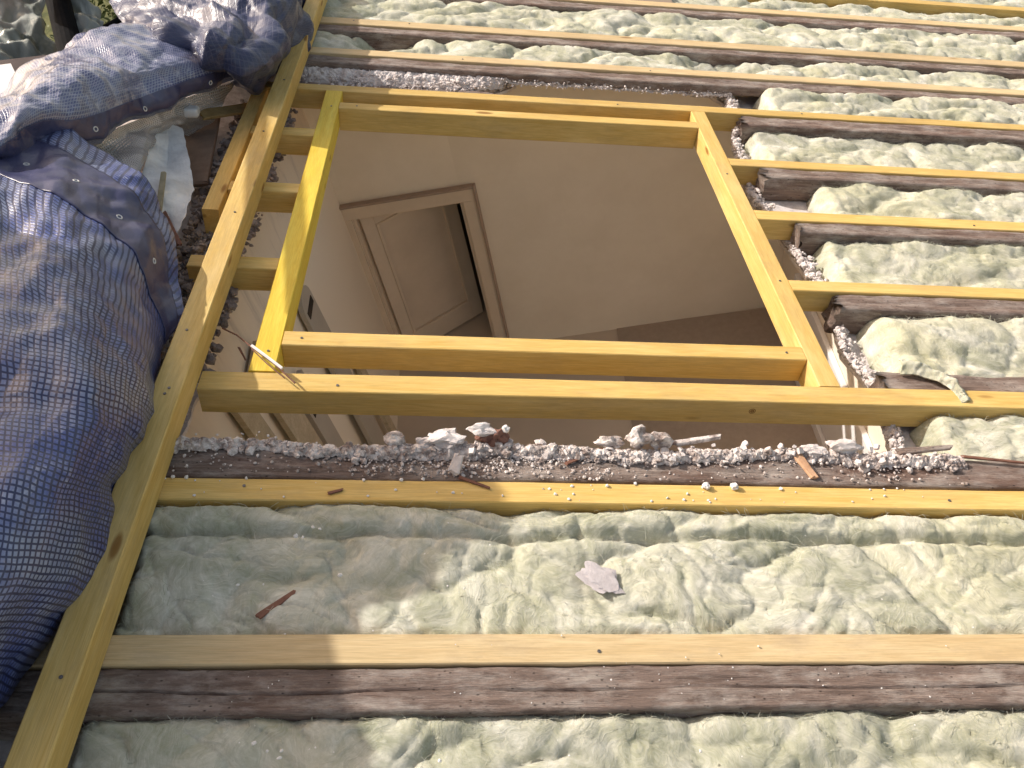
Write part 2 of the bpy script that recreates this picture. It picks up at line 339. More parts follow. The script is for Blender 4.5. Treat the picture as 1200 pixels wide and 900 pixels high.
T1_NET = [
     [(-2.293, 3.165, 0.2), (-1.655, 2.794, 0.23), (-1.269, 2.493, 0.25), (-1.087, 2.391, 0.24), (-0.944, 2.302, 0.21), (-0.841, 2.192, 0.15), (-0.754, 2.019, 0.09), (-0.688, 1.798, 0.05)] ,
     [(-1.844, 2.367, 0.25), (-1.405, 2.25, 0.28), (-1.144, 2.086, 0.29), (-1.005, 2.025, 0.28), (-0.898, 1.97, 0.24), (-0.816, 1.897, 0.17), (-0.754, 1.804, 0.1), (-0.706, 1.696, 0.05)] ,
     [(-1.537, 1.811, 0.27), (-1.175, 1.738, 0.31), (-0.998, 1.679, 0.31), (-0.886, 1.634, 0.31), (-0.814, 1.64, 0.26), (-0.756, 1.634, 0.19), (-0.712, 1.612, 0.12), (-0.687, 1.595, 0.06)] ,
     [(-1.307, 1.388, 0.28), (-0.999, 1.343, 0.33), (-0.859, 1.311, 0.34), (-0.785, 1.304, 0.33), (-0.714, 1.298, 0.31), (-0.681, 1.331, 0.24), (-0.663, 1.378, 0.15), (-0.666, 1.433, 0.06)] ,
     [(-1.24, 1.227, 0.24), (-0.96, 1.208, 0.28), (-0.831, 1.18, 0.3), (-0.762, 1.181, 0.29), (-0.699, 1.176, 0.28), (-0.669, 1.204, 0.22), (-0.657, 1.252, 0.13), (-0.665, 1.305, 0.05)] ,
     [(-1.107, 0.996, 0.26), (-0.851, 0.978, 0.31), (-0.759, 0.972, 0.32), (-0.705, 0.971, 0.31), (-0.664, 0.987, 0.28), (-0.655, 1.036, 0.2), (-0.654, 1.085, 0.12), (-0.671, 1.137, 0.04)] ,
     [(-1.011, 0.799, 0.24), (-0.814, 0.806, 0.28), (-0.739, 0.815, 0.28), (-0.705, 0.833, 0.26), (-0.685, 0.86, 0.22), (-0.675, 0.896, 0.16), (-0.683, 0.933, 0.09), (-0.694, 0.963, 0.03)] ,
     [(-0.932, 0.617, 0.2), (-0.797, 0.623, 0.24), (-0.758, 0.643, 0.24), (-0.738, 0.667, 0.22), (-0.738, 0.695, 0.18), (-0.739, 0.724, 0.13), (-0.746, 0.756, 0.07), (-0.759, 0.779, 0.02)] ,
     [(-0.92, 0.466, 0.15), (-0.821, 0.476, 0.18), (-0.795, 0.493, 0.18), (-0.786, 0.518, 0.16), (-0.785, 0.541, 0.13), (-0.792, 0.563, 0.09), (-0.8, 0.583, 0.05), (-0.813, 0.602, 0.01)] ,
]
T2_NET = [
     [(-2.004, 2.808, 0.12), (-1.581, 2.874, 0.14), (-1.523, 3.159, 0.15), (-1.43, 3.45, 0.15), (-1.258, 3.602, 0.14), (-1.039, 3.618, 0.12)] ,
     [(-1.773, 2.468, 0.26), (-1.386, 2.497, 0.28), (-1.352, 2.787, 0.28), (-1.277, 3.071, 0.28), (-1.157, 3.258, 0.25), (-0.937, 3.29, 0.2)] ,
     [(-1.636, 2.247, 0.32), (-1.278, 2.28, 0.35), (-1.239, 2.529, 0.35), (-1.138, 2.71, 0.33), (-1.025, 2.954, 0.28), (-0.882, 3.214, 0.2)] ,
     [(-1.541, 2.065, 0.33), (-1.229, 2.156, 0.35), (-1.185, 2.368, 0.34), (-1.11, 2.512, 0.3), (-1.026, 2.817, 0.24), (-0.848, 3.187, 0.18)] ,
     [(-1.54, 2.02, 0.28), (-1.235, 2.13, 0.3), (-1.181, 2.339, 0.28), (-1.123, 2.426, 0.24), (-1.017, 2.736, 0.18), (-0.845, 3.221, 0.12)] ,
     [(-1.573, 2.033, 0.22), (-1.278, 2.188, 0.24), (-1.186, 2.338, 0.22), (-1.117, 2.479, 0.18), (-1.008, 2.826, 0.13), (-0.831, 3.27, 0.08)] ,
]
T3_NET = [
     [(-1.907, 4.745, 0.12), (-1.476, 4.506, 0.25), (-1.142, 4.477, 0.28), (-0.913, 4.773, 0.22), (-0.766, 5.113, 0.1), (-0.802, 5.559, -0.02)] ,
     [(-1.488, 3.876, 0.12), (-1.174, 3.657, 0.28), (-0.948, 3.661, 0.31), (-0.768, 3.894, 0.25), (-0.69, 4.27, 0.12), (-0.734, 4.708, -0.02)] ,
     [(-1.298, 3.52, 0.16), (-1.041, 3.319, 0.28), (-0.848, 3.332, 0.31), (-0.698, 3.506, 0.26), (-0.662, 3.891, 0.12), (-0.702, 4.267, -0.02)] ,
     [(-1.154, 3.37, 0.18), (-0.944, 3.135, 0.28), (-0.778, 3.096, 0.32), (-0.677, 3.287, 0.25), (-0.65, 3.617, 0.12), (-0.687, 3.978, -0.02)] ,
     [(-1.081, 3.372, 0.14), (-0.898, 3.127, 0.22), (-0.759, 3.047, 0.26), (-0.687, 3.194, 0.2), (-0.665, 3.47, 0.1), (-0.701, 3.751, -0.02)] ,
     [(-1.038, 3.427, 0.08), (-0.892, 3.206, 0.13), (-0.791, 3.148, 0.13), (-0.722, 3.182, 0.11), (-0.705, 3.404, 0.06), (-0.734, 3.619, -0.03)] ,
     [(-1.096, 3.652, -0.02), (-0.979, 3.541, -0.02), (-0.88, 3.499, -0.03), (-0.799, 3.484, -0.03), (-0.757, 3.579, -0.03), (-0.756, 3.646, -0.05)] ,
]
T4_NET = [
     [(-1.172, 2.543, 0.15), (-1.087, 2.663, 0.15), (-1.021, 2.866, 0.12), (-0.933, 3.052, 0.1), (-0.839, 3.316, 0.06)] ,
     [(-1.129, 2.525, 0.12), (-1.074, 2.683, 0.11), (-1.008, 2.85, 0.09), (-0.943, 3.028, 0.05), (-0.88, 3.215, 0.01)] ,
     [(-1.066, 2.448, 0.11), (-1.021, 2.586, 0.1), (-1.027, 2.801, 0.08), (-0.972, 2.966, 0.03), (-0.899, 3.095, -0.02)] ,
     [(-0.995, 2.375, 0.1), (-0.98, 2.449, 0.09), (-1.003, 2.627, 0.08), (-1.034, 2.876, 0.05), (-0.977, 3.017, -0.05)] ,
]
# ---------------------------------------------------------------- the room under the roof (large structure)
XL, XR, YF, YN = -1.10, 1.31, 3.60, -0.60          # left wall, right wall, far wall, near wall
def wall_poly(name, V, F, m): o = link(name, V, F, m); tag(o, kind='structure'); recentre(o); return o
def recentre(o):
    me = o.data; P = np.array([v.co[:] for v in me.vertices]); c = Vector(((P[:, 0].min() + P[:, 0].max()) / 2, (P[:, 1].min() + P[:, 1].max()) / 2, P[:, 2].min()))
    me.transform(Matrix.Translation(-c)); o.matrix_basis = o.matrix_basis @ Matrix.Translation(c)
def rz(x, y, w_=-.125):
    """height of the roof underside over room point x, y"""
    # plane: dot(W, P - P0) = w_
    W = M3 @ Vector((0, 0, 1)); P0 = Vector((0, 0, CAM_Z)) + W * (w_ - 1.5)
    return P0.z - (W.x * (x - P0.x) + W.y * (y - P0.y)) / W.z
def slab_wall(name, m, xs, ys, z0=0.0, holes=None, top=-.127):
    """vertical prism wall from z0 to the roof underside; xs, ys are footprint ranges"""
    (x0, x1), (y0, y1) = xs, ys
    c = [(x0, y0), (x1, y0), (x1, y1), (x0, y1)]
    V = [(x, y, z0) for x, y in c] + [(x, y, rz(x, y, top)) for x, y in c]
    F = [[0,3,2,1],[4,5,6,7],[0,1,5,4],[1,2,6,5],[2,3,7,6],[3,0,4,7]]
    return wall_poly(name, V, F, m)
fl = setbox('floor', (XL - .2, XR + .2, YN - .2, YF + 2.2, -.12, 0), floor_m, kind='structure')
dr = setbox('darker_floor', (.262, XR - .004, 1.2, YF - .004, .0005, .006), darker_floor_m, kind='structure')  # thin slab giving the right part of the floor a darker tone
dr.matrix_world = Matrix.Translation((.80, 2.4, .001)) @ Matrix.Rotation(math.radians(-1.5), 4, 'Z')
slab_wall('left_wall', torn_m, (XL - .15, XL), (YN - .2, YF))
slab_wall('right_wall', wall_m, (XR, XR + .15), (YN - .2, YF))
slab_wall('near_wall', wall_m, (XL - .15, XL + .2), (YN - .15, YN)); slab_wall('near_wall', wall_m, (XR - .2, XR + .15), (YN - .15, YN))
slab_wall('near_wall', wall_m, (XL + .2, XR - .2), (YN - .15, YN), z0=2.28)  # wide unseen opening below, added so sky light brightens the room
setbox('near_wall', (XL + .2, XR - .2, YN - .15, YN, 0, .08), wall_m, kind='structure')
DX0, DX1, DZ = -1.065, -.455, 1.17                    # door opening
wf = slab_wall('far_wall', wall_m, (DX1, XR + .15), (YF, YF + .14), top=-.06)
slab_wall('far_wall_end', wall_m, (XL - .15, DX0), (YF, YF + .14))
slab_wall('far_wall_lintel', wall_m, (DX0, DX1), (YF, YF + .14), z0=DZ, top=-.06)
# corridor behind the door
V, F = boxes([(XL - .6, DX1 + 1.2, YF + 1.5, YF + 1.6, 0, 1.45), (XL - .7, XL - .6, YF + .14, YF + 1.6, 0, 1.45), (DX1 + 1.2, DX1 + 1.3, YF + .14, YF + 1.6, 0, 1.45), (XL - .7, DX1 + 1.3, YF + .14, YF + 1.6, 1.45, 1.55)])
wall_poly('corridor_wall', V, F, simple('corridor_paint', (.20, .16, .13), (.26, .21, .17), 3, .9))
# door frame and leaf
d = bpy.data.objects.new('room_door', None); C.objects.link(d); d.location = (DX0, YF, 0)
tag(d, 'small dusty beige panelled door standing ajar in the far wall of the room below', 'door')
def dpart(name, lst, m, parent=d, mw=None, bev=.004):
    V, F = boxes(lst); o = link(name, V, F, m, parent, mw)
    md = o.modifiers.new('b', 'BEVEL'); md.width = bev; md.segments = 2; return o
Wd = DX1 - DX0
arch = dpart('architrave', [(-.07, 0, -.022, .0, 0, DZ + .002), (Wd, Wd + .07, -.022, .0, 0, DZ + .002), (-.07, Wd + .07, -.0225, .0, DZ + .002, DZ + .085)], frame_m)
dpart('outer_bead', [(-.085, -.07, -.034, .0, 0, DZ + .1), (Wd + .07, Wd + .085, -.034, .0, 0, DZ + .1), (-.07, Wd + .07, -.034, .0, DZ + .085, DZ + .1)], simple('bead_paint', (.36, .27, .215), (.44, .33, .26), 9), arch, bev=.003)
dpart('jamb', [(-.0, .018, .002, .14, 0, DZ), (Wd - .018, Wd, .002, .14, 0, DZ), (.018, Wd - .018, .002, .14, DZ - .018, DZ)], frame_m, bev=.002)
leafmw = Matrix.Translation((.03, .03, .0)) @ Matrix.Rotation(math.radians(31), 4, 'Z')
LW, LH = .58, DZ - .03
leaf = dpart('door_leaf', [(0, LW, .008, .03, .012, LH)], door_m, d, leafmw)
dpart('stile', [(0, .075, -.006, .008, .012, LH), (LW - .075, LW, -.006, .008, .012, LH)], door_m, leaf, bev=.003)
dpart('rail', [(.075, LW - .075, -.006, .008, .012, .16), (.075, LW - .075, -.006, .008, LH - .085, LH)], door_m, leaf, bev=.003)
dpart('panel_moulding', [(.075, .092, -.012, .009, .16, LH - .085), (LW - .092, LW - .075, -.012, .009, .16, LH - .085), (.092, LW - .092, -.012, .009, .16, .177), (.092, LW - .092, -.012, .009, LH - .102, LH - .085)], frame_m, leaf, bev=.004)
# things against the room's walls
setbox('sun_patch_panel', (XR - .03, XR - .002, .4, 3.3, .0, .56), white_m, 'low white slab standing in for a sun patch along the foot of the right room wall', 'panel', bevel=.004)  # sunlight on the lower wall, put into the colour of a white slab
setbox('baseboard', (XR - .055, XR - .032, .4, 3.3, .0, .075), white_m, 'narrow white skirting strip in front of the white sun patch slab', 'skirting', bevel=.004)
def leaning_board(name, m, y, wdt, h, lab, cat, hole=None, round_top=False, lean=1.5, t=.022, x=XL):
    n = 10; pts = [(0, 0), (wdt, 0)]
    if round_top: pts += [(wdt / 2 + wdt / 2 * math.cos(a), h - wdt / 2 + wdt / 2 * math.sin(a)) for a in np.linspace(0, math.pi, n)]
    else: pts += [(wdt, h), (0, h)]
    k = len(pts); V = [(0, p[0], p[1]) for p in pts] + [(t, p[0], p[1]) for p in pts]
    F = [list(range(k))[::-1], [k + i for i in range(k)]] + [[i, (i + 1) % k, k + (i + 1) % k, k + i] for i in range(k)]
    dx = math.tan(math.radians(lean)) * h
    o = link(name, V, F, m, None, Matrix.Translation((x + .012 + dx, y, 0)) @ Matrix.Rotation(-math.radians(lean), 4, 'Y'))
    tag(o, lab, cat)
    if hole:
        vs, fs = box(t, t + .003, wdt * .16, wdt * .84, hole - .018, hole + .018)
        link('grip_slot', vs, fs, dark_m, o)
    return o
leaning_board('grey_board', grey_m, 2.47, .165, 1.63, 'tall grey board with rounded top and dark grip slot leaning by the door', 'board', hole=1.53, round_top=True)
leaning_board('grey_board', grey_m, 2.08, .13, 1.52, 'shorter grey board with a dark hole leaning left of the rounded one', 'board', hole=1.36)
leaning_board('leaning_plank', plank_m, 1.87, .15, 1.9, 'pale wooden plank leaning on the left room wall beside the grey boards', 'plank', lean=1.8)
leaning_board('leaning_plank', plank_m, 1.66, .10, 2.0, 'narrow pale plank leaning steeply, farthest left in the slot', 'plank', lean=2)
leaning_board('leaning_plank', plank_m, 2.78, .07, 1.0, 'short pale plank leaning low between the rounded board and the door', 'plank', lean=2.4)
# ---------------------------------------------------------------- ceiling lining with its broken hole
hole = [(-.66, 1.40), (-.45, 1.398), (-.1, 1.402), (.25, 1.398), (.7, 1.402), (1.0, 1.40), (1.25, 1.43), (1.275, 1.55), (1.30, 1.75), (1.262, 1.9), (1.287, 2.05), (1.29, 2.3), (1.262, 2.52),
        (1.25, 2.68), (1.215, 2.82), (1.225, 3.0), (1.25, 3.25), (1.30, 3.45), (1.33, 3.72), (1.28, 3.83), (1.1, 3.84), (.85, 3.845), (.6, 3.84), (.36, 3.84), (.27, 3.74), (.08, 3.60), (-.15, 3.56), (-.4, 3.56), (-.68, 3.47), (-.71, 3.2), (-.69, 2.8), (-.735, 2.4), (-.69, 2.0), (-.65, 1.7)]
def ragged(poly, step=.02, amp=.012):
    out = []
    for i, (a, b) in enumerate(zip(poly, poly[1:] + poly[:1])):
        L = math.hypot(b[0] - a[0], b[1] - a[1]); n = max(1, int(L / step))
        for k in range(n):
            t = k / n; u = a[0] + (b[0] - a[0]) * t; v = a[1] + (b[1] - a[1]) * t
            out.append((u + amp * float(fb(u * 14, v * 14, 3, 3)), v + amp * float(fb(u * 14, v * 14, 9, 3))))
    return out
rag = ragged(hole)
bm = bmesh.new(); OUT = [(-1.35, -1.0), (1.9, -1.0), (1.9, 4.6), (-1.35, 4.6)]
def loopv(P, z): return [bm.verts.new((p[0], p[1], z)) for p in P]
o1, i1 = loopv(OUT, -.112), loopv(rag, -.112)
es = [bm.edges.new((l[i], l[(i + 1) % len(l)])) for l in (o1, i1) for i in range(len(l))]
bmesh.ops.triangle_fill(bm, edges=es, use_beauty=True)
r = bmesh.ops.extrude_face_region(bm, geom=bm.faces[:]); 
for v in [g for g in r['geom'] if isinstance(g, bmesh.types.BMVert)]: v.co.z = -.1265
me = bpy.data.meshes.new('ceiling'); bmesh.ops.recalc_face_normals(bm, faces=bm.faces); bm.to_mesh(me); bm.free(); me.materials.append(plaster_m)
ceil_o = bpy.data.objects.new('ceiling', me); C.objects.link(ceil_o); ceil_o.matrix_world = RM; tag(ceil_o, kind='structure'); recentre(ceil_o)
# crumbling plaster along the break, part of the ceiling
pts = []
for i in range(len(rag)):
    (u, v), (u2, v2) = rag[i], rag[(i + 1) % len(rag)]
    top = v > 3.3; rgt = u > 1.1
    for k in range(34 if top else 20 if rgt else 7):
        t = random.random(); off = abs(random.gauss(0, .018 if not top else .022 if u > .1 else .07))
        cx, cy = .3, 2.5; dx, dy = u - cx, v - cy; L = math.hypot(dx, dy)
        pts.append((u + (u2 - u) * t + (off if rgt else -.3 * off if u < -.5 else 0) - .006, v + (v2 - v) * t + (off if top else 0), -.106 + random.random() * (.05 if top else .03 if rgt else .008), random.choice((.003, .004, .005, .007, .011) if u > -.5 else (.002, .003, .004, .006))))
scatter('broken_plaster_edge', plaster_m, pts, None, None, parent=None)
pe = bpy.data.objects['broken_plaster_edge']; pe.parent = ceil_o; pe.matrix_local = ceil_o.matrix_basis.inverted() @ RM
nu, nv = 900, 40
U, Vv = np.meshgrid(np.linspace(-.70, 1.34, nu), np.linspace(0, 1, nv), indexing='ij')
thick = np.clip(1 - (U - .05) / .30, .16, 1) * (1 + .35 * fb(U * 9, U * 0, 3, 3))
VV = 3.715 - Vv * (.095 * thick + .02 * fb(U * 16, Vv * 2, 7, 3)) + .008 * fb(U * 60, Vv * 8, 2, 3)
HH = -.040 - .030 * Vv ** 2 * (thick > .3) - .05 * np.clip(Vv - .85, 0, 1) + .016 * ridge(U * 18, VV * 22, 4, 4) * np.sin(math.pi * np.clip(Vv, .03, .97)) ** .5 + .006 * fb(U * 70, VV * 70, 1, 3) - np.clip(.3 - thick, 0, 1) * .10
crust = link('plaster_crust', np.stack([U, VV, HH], -1).reshape(-1, 3).tolist(), grid_faces(nu, nv, True), plaster_m, None, RM, smooth=True)
tag(crust, 'jagged crust of white plaster along the dark rafter beyond the opening', 'plaster', kind='stuff')
r = random.Random(77); pq = []
for i in range(1500):
    u = r.uniform(-.68, 1.33); th = 1.0 if u < .2 else .35
    if r.random() > th and r.random() < .5: continue
    pq.append((u, 3.71 - r.random() * .10 * th, -.042 + r.uniform(-.02, .008), r.choice((.002, .003, .004, .006, .008)) * (.55 + .45 * th)))
cc_ = scatter('plaster_crumbs', plaster_m, pq, None, None, parent=crust, mw=Matrix()); 
V, F = timber_mesh(.86, .11, .02, seed=91, amp=.006, ragged=(.02, .06), npt=8, bev=.004)
o = link('broken_lath', V, F, old_wood, None, roof(-.66, 3.50, -.062)); tag(o, 'dark broken lath below the jagged plaster crust, left beyond the opening', 'lath')
# ---------------------------------------------------------------- new timbers
G_NEW = 'new yellow rafters laid beside the old dark ones'
G_OLD = 'weathered dark rafters showing beside the new timbers'
HZ = .085
def nails(L, y, k=2, seed=0):
    r = random.Random(seed); return [(r.uniform(.2, L - .1), y * r.uniform(.3, .7)) for _ in range(k)]
# v of the front edge, width, start, end, material, label
new = [
 (.805, .065, -1.0, 4.1, pale_wood, 'nearest pale new rafter, low in the picture, dark old rafter in front'),
 (1.207, .063, -1.0, 4.1, new_wood, 'second new rafter from the bottom, strewn with white crumbs, rubble-covered old rafter behind'),
 (1.568, .070, -.615, 4.1, new_wood, 'long yellow rafter with a ringed knot crossing just below the framed opening'),
 (2.090, .057, 1.128, 4.1, new_wood, 'lowest new rafter starting at the right side of the framed opening'),
 (2.518, .062, 1.128, 4.1, new_wood, 'second rafter up of those butting the right side of the opening'),
 (2.915, .058, 1.128, 4.1, new_wood, 'third rafter up butting the opening, beside the rounded plaster hole'),
 (3.388, .058, -.765, 4.1, new_wood, 'yellow rafter closing the framed opening along its far side'),
 (3.785, .064, -1.0, 4.1, pale_wood, 'pale rafter behind the ragged strip of broken plaster'),
 (4.163, .075, -1.0, 4.1, pale_wood, 'pale rafter second beyond the ragged plaster strip'),
 (4.725, .070, -1.0, 4.1, pale_wood, 'thin looking pale rafter near the top of the picture'),
 (5.090, .070, -1.0, 4.1, new_wood, 'yellow rafter at the top edge with its front face bare'),
 (5.560, .068, -1.0, 4.1, pale_wood, 'rafter beyond the top edge, farthest but one'),
 (6.000, .068, -1.0, 4.1, pale_wood, 'farthest rafter beyond the top edge'),
]
for i, (v, wy, u0, u1, m, lab) in enumerate(new):
    timber('new_rafter', lab, 'rafter', G_NEW, m, roof(u0, v, -.0005 * (i % 3)), u1 - u0, wy, HZ, seed=i * 1.7 + 1, lean=.004 if i in (0, 1, 2, 7, 8) else .002, seg=.05,
           screws=[(x, y) for x, y in nails(min(u1 - u0, 3), wy, 2, i)] if i < 9 else ())
E_V = [('stub', 2.100, -.765), ('stub', 2.556, -.735), ('stub', 2.978, -.735)]
for i, (_, v, u0) in enumerate(E_V):
    timber('rafter_stub', ('nearest short rafter stub left of the opening, its sawn end free', 'middle short rafter stub, between side board and opening frame', 'farthest short rafter stub left of the opening')[i], 'rafter stub',
           'short rafter stubs left of the opening', new_wood, roof(u0, v, -.001), -.4995 - u0, .062, HZ, seed=20 + i, screws=[(.06, .03)])
# the ringed knot on the long yellow rafter
lr = [o for o in C.objects if o.name.startswith('new_rafter')][2]
kmat = simple('knot_brown', (.20, .095, .025), (.34, .18, .05), 40, .6, .2, .001)
for R_, r_ in ((.0085, .0012), (.0035, .0022)):
    V, F = ring_mesh(R_, r_, 16, 6); link('knot', V, F, kmat, lr, Matrix.Translation((.862 + .615, .0002, -.036)) @ Matrix.Rotation(math.pi / 2, 4, 'X') @ Matrix.Diagonal((1, 1, .35, 1)))
# frame of the opening
timber('opening_side_timber', 'yellow timber down the right side of the framed opening, brightly sunlit', 'timber', None, new_wood, roof(1.1275, 1.6385, .0, math.pi / 2), 3.3875 - 1.6385, .0625, HZ, seed=31, screws=[(.5, .03), (1.2, .035)])
timber('opening_side_timber', 'deep yellow timber down the left side of the framed opening', 'timber', None, yellow_wood, roof(-.4305, 1.6385, .0012, math.pi / 2), 3.3875 - 1.6385, .0685, HZ, seed=33, screws=[(.08, .03), (1.6, .03)])
timber('opening_trimmer', 'short cross timber along the near edge of the framed opening', 'timber', None, new_wood, roof(-.4295, 1.747, .001), 1.064 + .4285, .060, HZ, seed=35, screws=[(.05, .03), (1.44, .03)])
timber('opening_trimmer', 'short cross timber along the far edge of the framed opening', 'timber', None, new_wood, roof(-.4295, 3.225, .001), 1.064 + .4285, .056, HZ + .012, seed=37, screws=[(.07, .028)])
# timber outside the stubs
timber('edge_timber', 'yellow side board holding the ends of the rafter stubs, shaded in patches', 'timber', None, new_wood, roof(-.737, 2.42, .0015, math.pi / 2), .965, .055, .115, seed=41)
# the long timber on top
timber('long_edge_batten', 'long heavy yellow timber lying across the rafter ends beside the blue tarp', 'timber', None, new_wood, roof(-.6155, .18, .0815, math.pi / 2), 6.1, .0685, .080, seed=43, lean=.003,
       screws=[(.56, .03), (1.28, .035), (1.30, .03), (1.52, .04), (2.1, .03), (2.65, .035), (3.1, .03)])
# ---------------------------------------------------------------- old timbers
old_list = [
 (.712, .0905, -1.0, 4.1, -.004, .006, 'nearest weathered dark rafter with a long crack, low in the picture'),
 (1.279, .097, -.70, 4.1, -.004, .003, 'weathered rafter buried under broken plaster and brick crumbs below the opening'),
 (1.642, .080, 1.275, 4.1, -.012, .002, 'dark rafter half covered by wool, right behind the long yellow rafter'),
 (2.010, .079, 1.262, 4.1, -.006, .003, 'lowest dark rafter in front of a yellow one, right of the opening'),
 (2.450, .067, 1.272, 4.1, -.006, .003, 'second dark rafter up, right of the opening'),
 (2.840, .074, 1.255, 4.1, -.006, .003, 'dark rafter over the rounded plaster hole, right of the opening'),
 (3.295, .092, 1.285, 4.1, -.006, .003, 'dark rafter level with the far side of the opening'),
 (3.705, .079, -1.0, 4.1, -.010, .003, 'dark rafter above the ragged plaster strip beyond the opening'),
 (4.095, .067, -1.0, 4.1, -.010, .003, 'dark rafter one row beyond the ragged plaster strip'),
 (4.640, .084, -1.0, 4.1, -.010, .003, 'dark rafter near the top of the picture'),
 (5.480, .079, -1.0, 4.1, -.010, .003, 'far dark rafter beyond the top edge'),
 (5.920, .079, -1.0, 4.1, -.010, .003, 'farthest dark rafter beyond the top edge'),
]
for i, (v, wy, u0, u1, z, cr, lab) in enumerate(old_list):
    near = i < 2
    timber('old_rafter', lab, 'rafter', G_OLD, old_wood, roof(u0, v, z), u1 - u0, wy, .042 if i == 7 else .105, seed=60 + i * 2.3, amp=.0055, seg=.012 if near else .02, bev=.006, npt=34 if i == 0 else 12 if near else 8, crack=cr * 1.6, lean=.006, ragged=(.05, 0))
# ---------------------------------------------------------------- mineral wool
G_W = 'mineral wool batts between the rafters'
def wool(u0, u1, v0, v1, top, lab, seed, res=.008, amp=.02, roll=None, holes=(), over=.006, endround=.05):
    nu = int((u1 - u0) / res) + 1; nv = max(8, int((v1 - v0 + 2 * over) / res) + 1)
    U, Vv = np.meshgrid(np.linspace(u0, u1, nu), np.linspace(v0 - over, v1 + over, nv), indexing='ij')
    # soft pulled sheets with sharp creases between them, and stringy strands
    wu = U + .07 * fb(U * 4 + seed, Vv * 4, 0, 3); wv = Vv + .07 * fb(U * 4, Vv * 4 + seed, 5, 3)
    cre = np.abs(pn(wu * 2.8 + seed, wv * 5.0, seed)); cre2 = np.abs(pn(wu * 9 + seed, wv * 9, seed + 4))
    H = top + amp * (1.2 * np.tanh(cre * 4.2) - .85) + amp * .30 * np.tanh(cre2 * 4) - amp * .12 + amp * .6 * fb(U * 2.4 + seed, Vv * 4, 7, 3)
    cre3 = np.abs(pn(wu * 7 + wv * 12 + seed, wv * 4 - wu * 3, seed + 9)); H -= amp * .40 * np.exp(-cre3 * 14)
    wu2 = wu + .05 * fb(wu * 9, wv * 9 + seed, 2, 3); wv2 = wv + .05 * fb(wu * 9 + seed, wv * 9, 8, 3)
    k_ = max(amp, .02)
    H += k_ * .07 * ridge(wu2 * 34, wv2 * 12, seed, 3) + k_ * .07 * ridge(wu2 * 9 + seed, wv2 * 44, 2, 3)
    H += amp * .10 * fb(U * 70, Vv * 90, seed, 3) * (fb(U * 5, Vv * 5, seed + 8, 2) > -.1)
    d = np.minimum(Vv - v0, v1 - Vv) + .010 * fb(U * 18 + seed, Vv * 3, 2, 3)
    H -= np.clip(.016 - d, 0, .03) * (.55 + .8 * fb(U * 6, Vv * 2, seed, 2)) * (amp / .02)
    if roll:   # a folded-over strip along the far side
        a = roll; t = (Vv - (v1 - a)) / a; t = np.clip(t + .18 * fb(U * 5 + seed, Vv * 0, 1, 2), -.3, 1)
        H += np.where(t > 0, .012 * np.sqrt(np.clip(1 - (2 * t - 1) ** 2, 0, 1)), 0) - .020 * np.exp(-(t / .14) ** 2)
    for hu, hv, hr, hd in holes:
        H -= hd * np.exp(-(((U - hu) / hr) ** 2 + ((Vv - hv) / (hr * .6)) ** 2) ** 2)
    e = np.minimum(U - u0, u1 - U) + .018 * fb(Vv * 14 + seed, U * 0, 1, 3)
    H -= .10 * np.clip(1 - np.clip(e, 0, None) / endround, 0, 1) ** 2.2
    U2 = U + .012 * fb(U * 16, Vv * 16, 20 + seed, 3); V2 = Vv + .012 * fb(U * 14 + 30, Vv * 14, seed, 3) * np.clip((np.minimum(Vv - v0, v1 - Vv)) / .03 + .5, .3, 1)
    P = np.stack([U2, V2, H], -1).reshape(-1, 3); F = grid_faces(nu, nv)
    # skirt down to the lining
    b = len(P); edge = [i * nv for i in range(nu)] + [(nu - 1) * nv + j for j in range(1, nv)] + [i * nv + nv - 1 for i in range(nu - 2, -1, -1)] + [j for j in range(nv - 2, 0, -1)]
    lo = P[edge].copy(); lo[:, 2] = -.109; lo[:, 0] = np.clip(lo[:, 0], u0 + .02, u1 - .02); lo[:, 1] = np.clip(lo[:, 1], v0 + .001, v1 - .001)
    P = np.vstack([P, lo]); k = len(edge)
    F += [[edge[i], b + i, b + (i + 1) % k, edge[(i + 1) % k]] for i in range(k)]
    o = link('insulation_batt', P.tolist(), F, wool_m, None, RM, smooth=True); tag(o, lab, 'insulation', G_W)
    # loose fibres
    r = np.random.RandomState(int(seed * 10) + 1); n = min(int(7000 * (u1 - u0) * (v1 - v0)) if v0 < 3 else 500, 6500); FV, FF = [], []
    for q in range(n):
        i, j = r.randint(1, nu - 1), (r.randint(1, nv - 1) if r.rand() < .6 else r.choice([1, 2, nv - 3, nv - 2]))
        p = np.array([U2[i, j], V2[i, j], H[i, j] - .001]); a = r.uniform(0, 6.28); L = r.uniform(.008, .045); h = r.uniform(.001, .009) ** 1.0; wd = r.uniform(.0002, .0005)
        dx, dy = math.cos(a), math.sin(a); k0 = len(FV); bend = r.uniform(-.6, .6)
        for s in range(4):
            t = s / 3; aa = a + bend * t; x = p[0] + math.cos(aa) * L * t; y = p[1] + math.sin(aa) * L * t; z = p[2] + h * math.sin(math.pi * min(1, t * 1.1))
            FV += [(x - dy * wd, y + dx * wd, z), (x + dy * wd, y - dx * wd, z)]
        FF += [[k0 + 2 * s, k0 + 2 * s + 1, k0 + 2 * s + 3, k0 + 2 * s + 2] for s in range(3)]
    fo = link('loose_fibres', FV, FF, wool_m, o, Matrix()); tag(fo, kind='stuff')
    return o
A = 1.0
wool(-.66, 4.0, .10, .708, -.022, 'nearest wool batt at the bottom edge of the picture', 1, .006, .020)
wool(-.66, 4.0, .875, 1.203, -.016, 'widest wool batt with a grey plaster flake and a brown splinter on it', 2, .005, .018, roll=.075, over=.010)
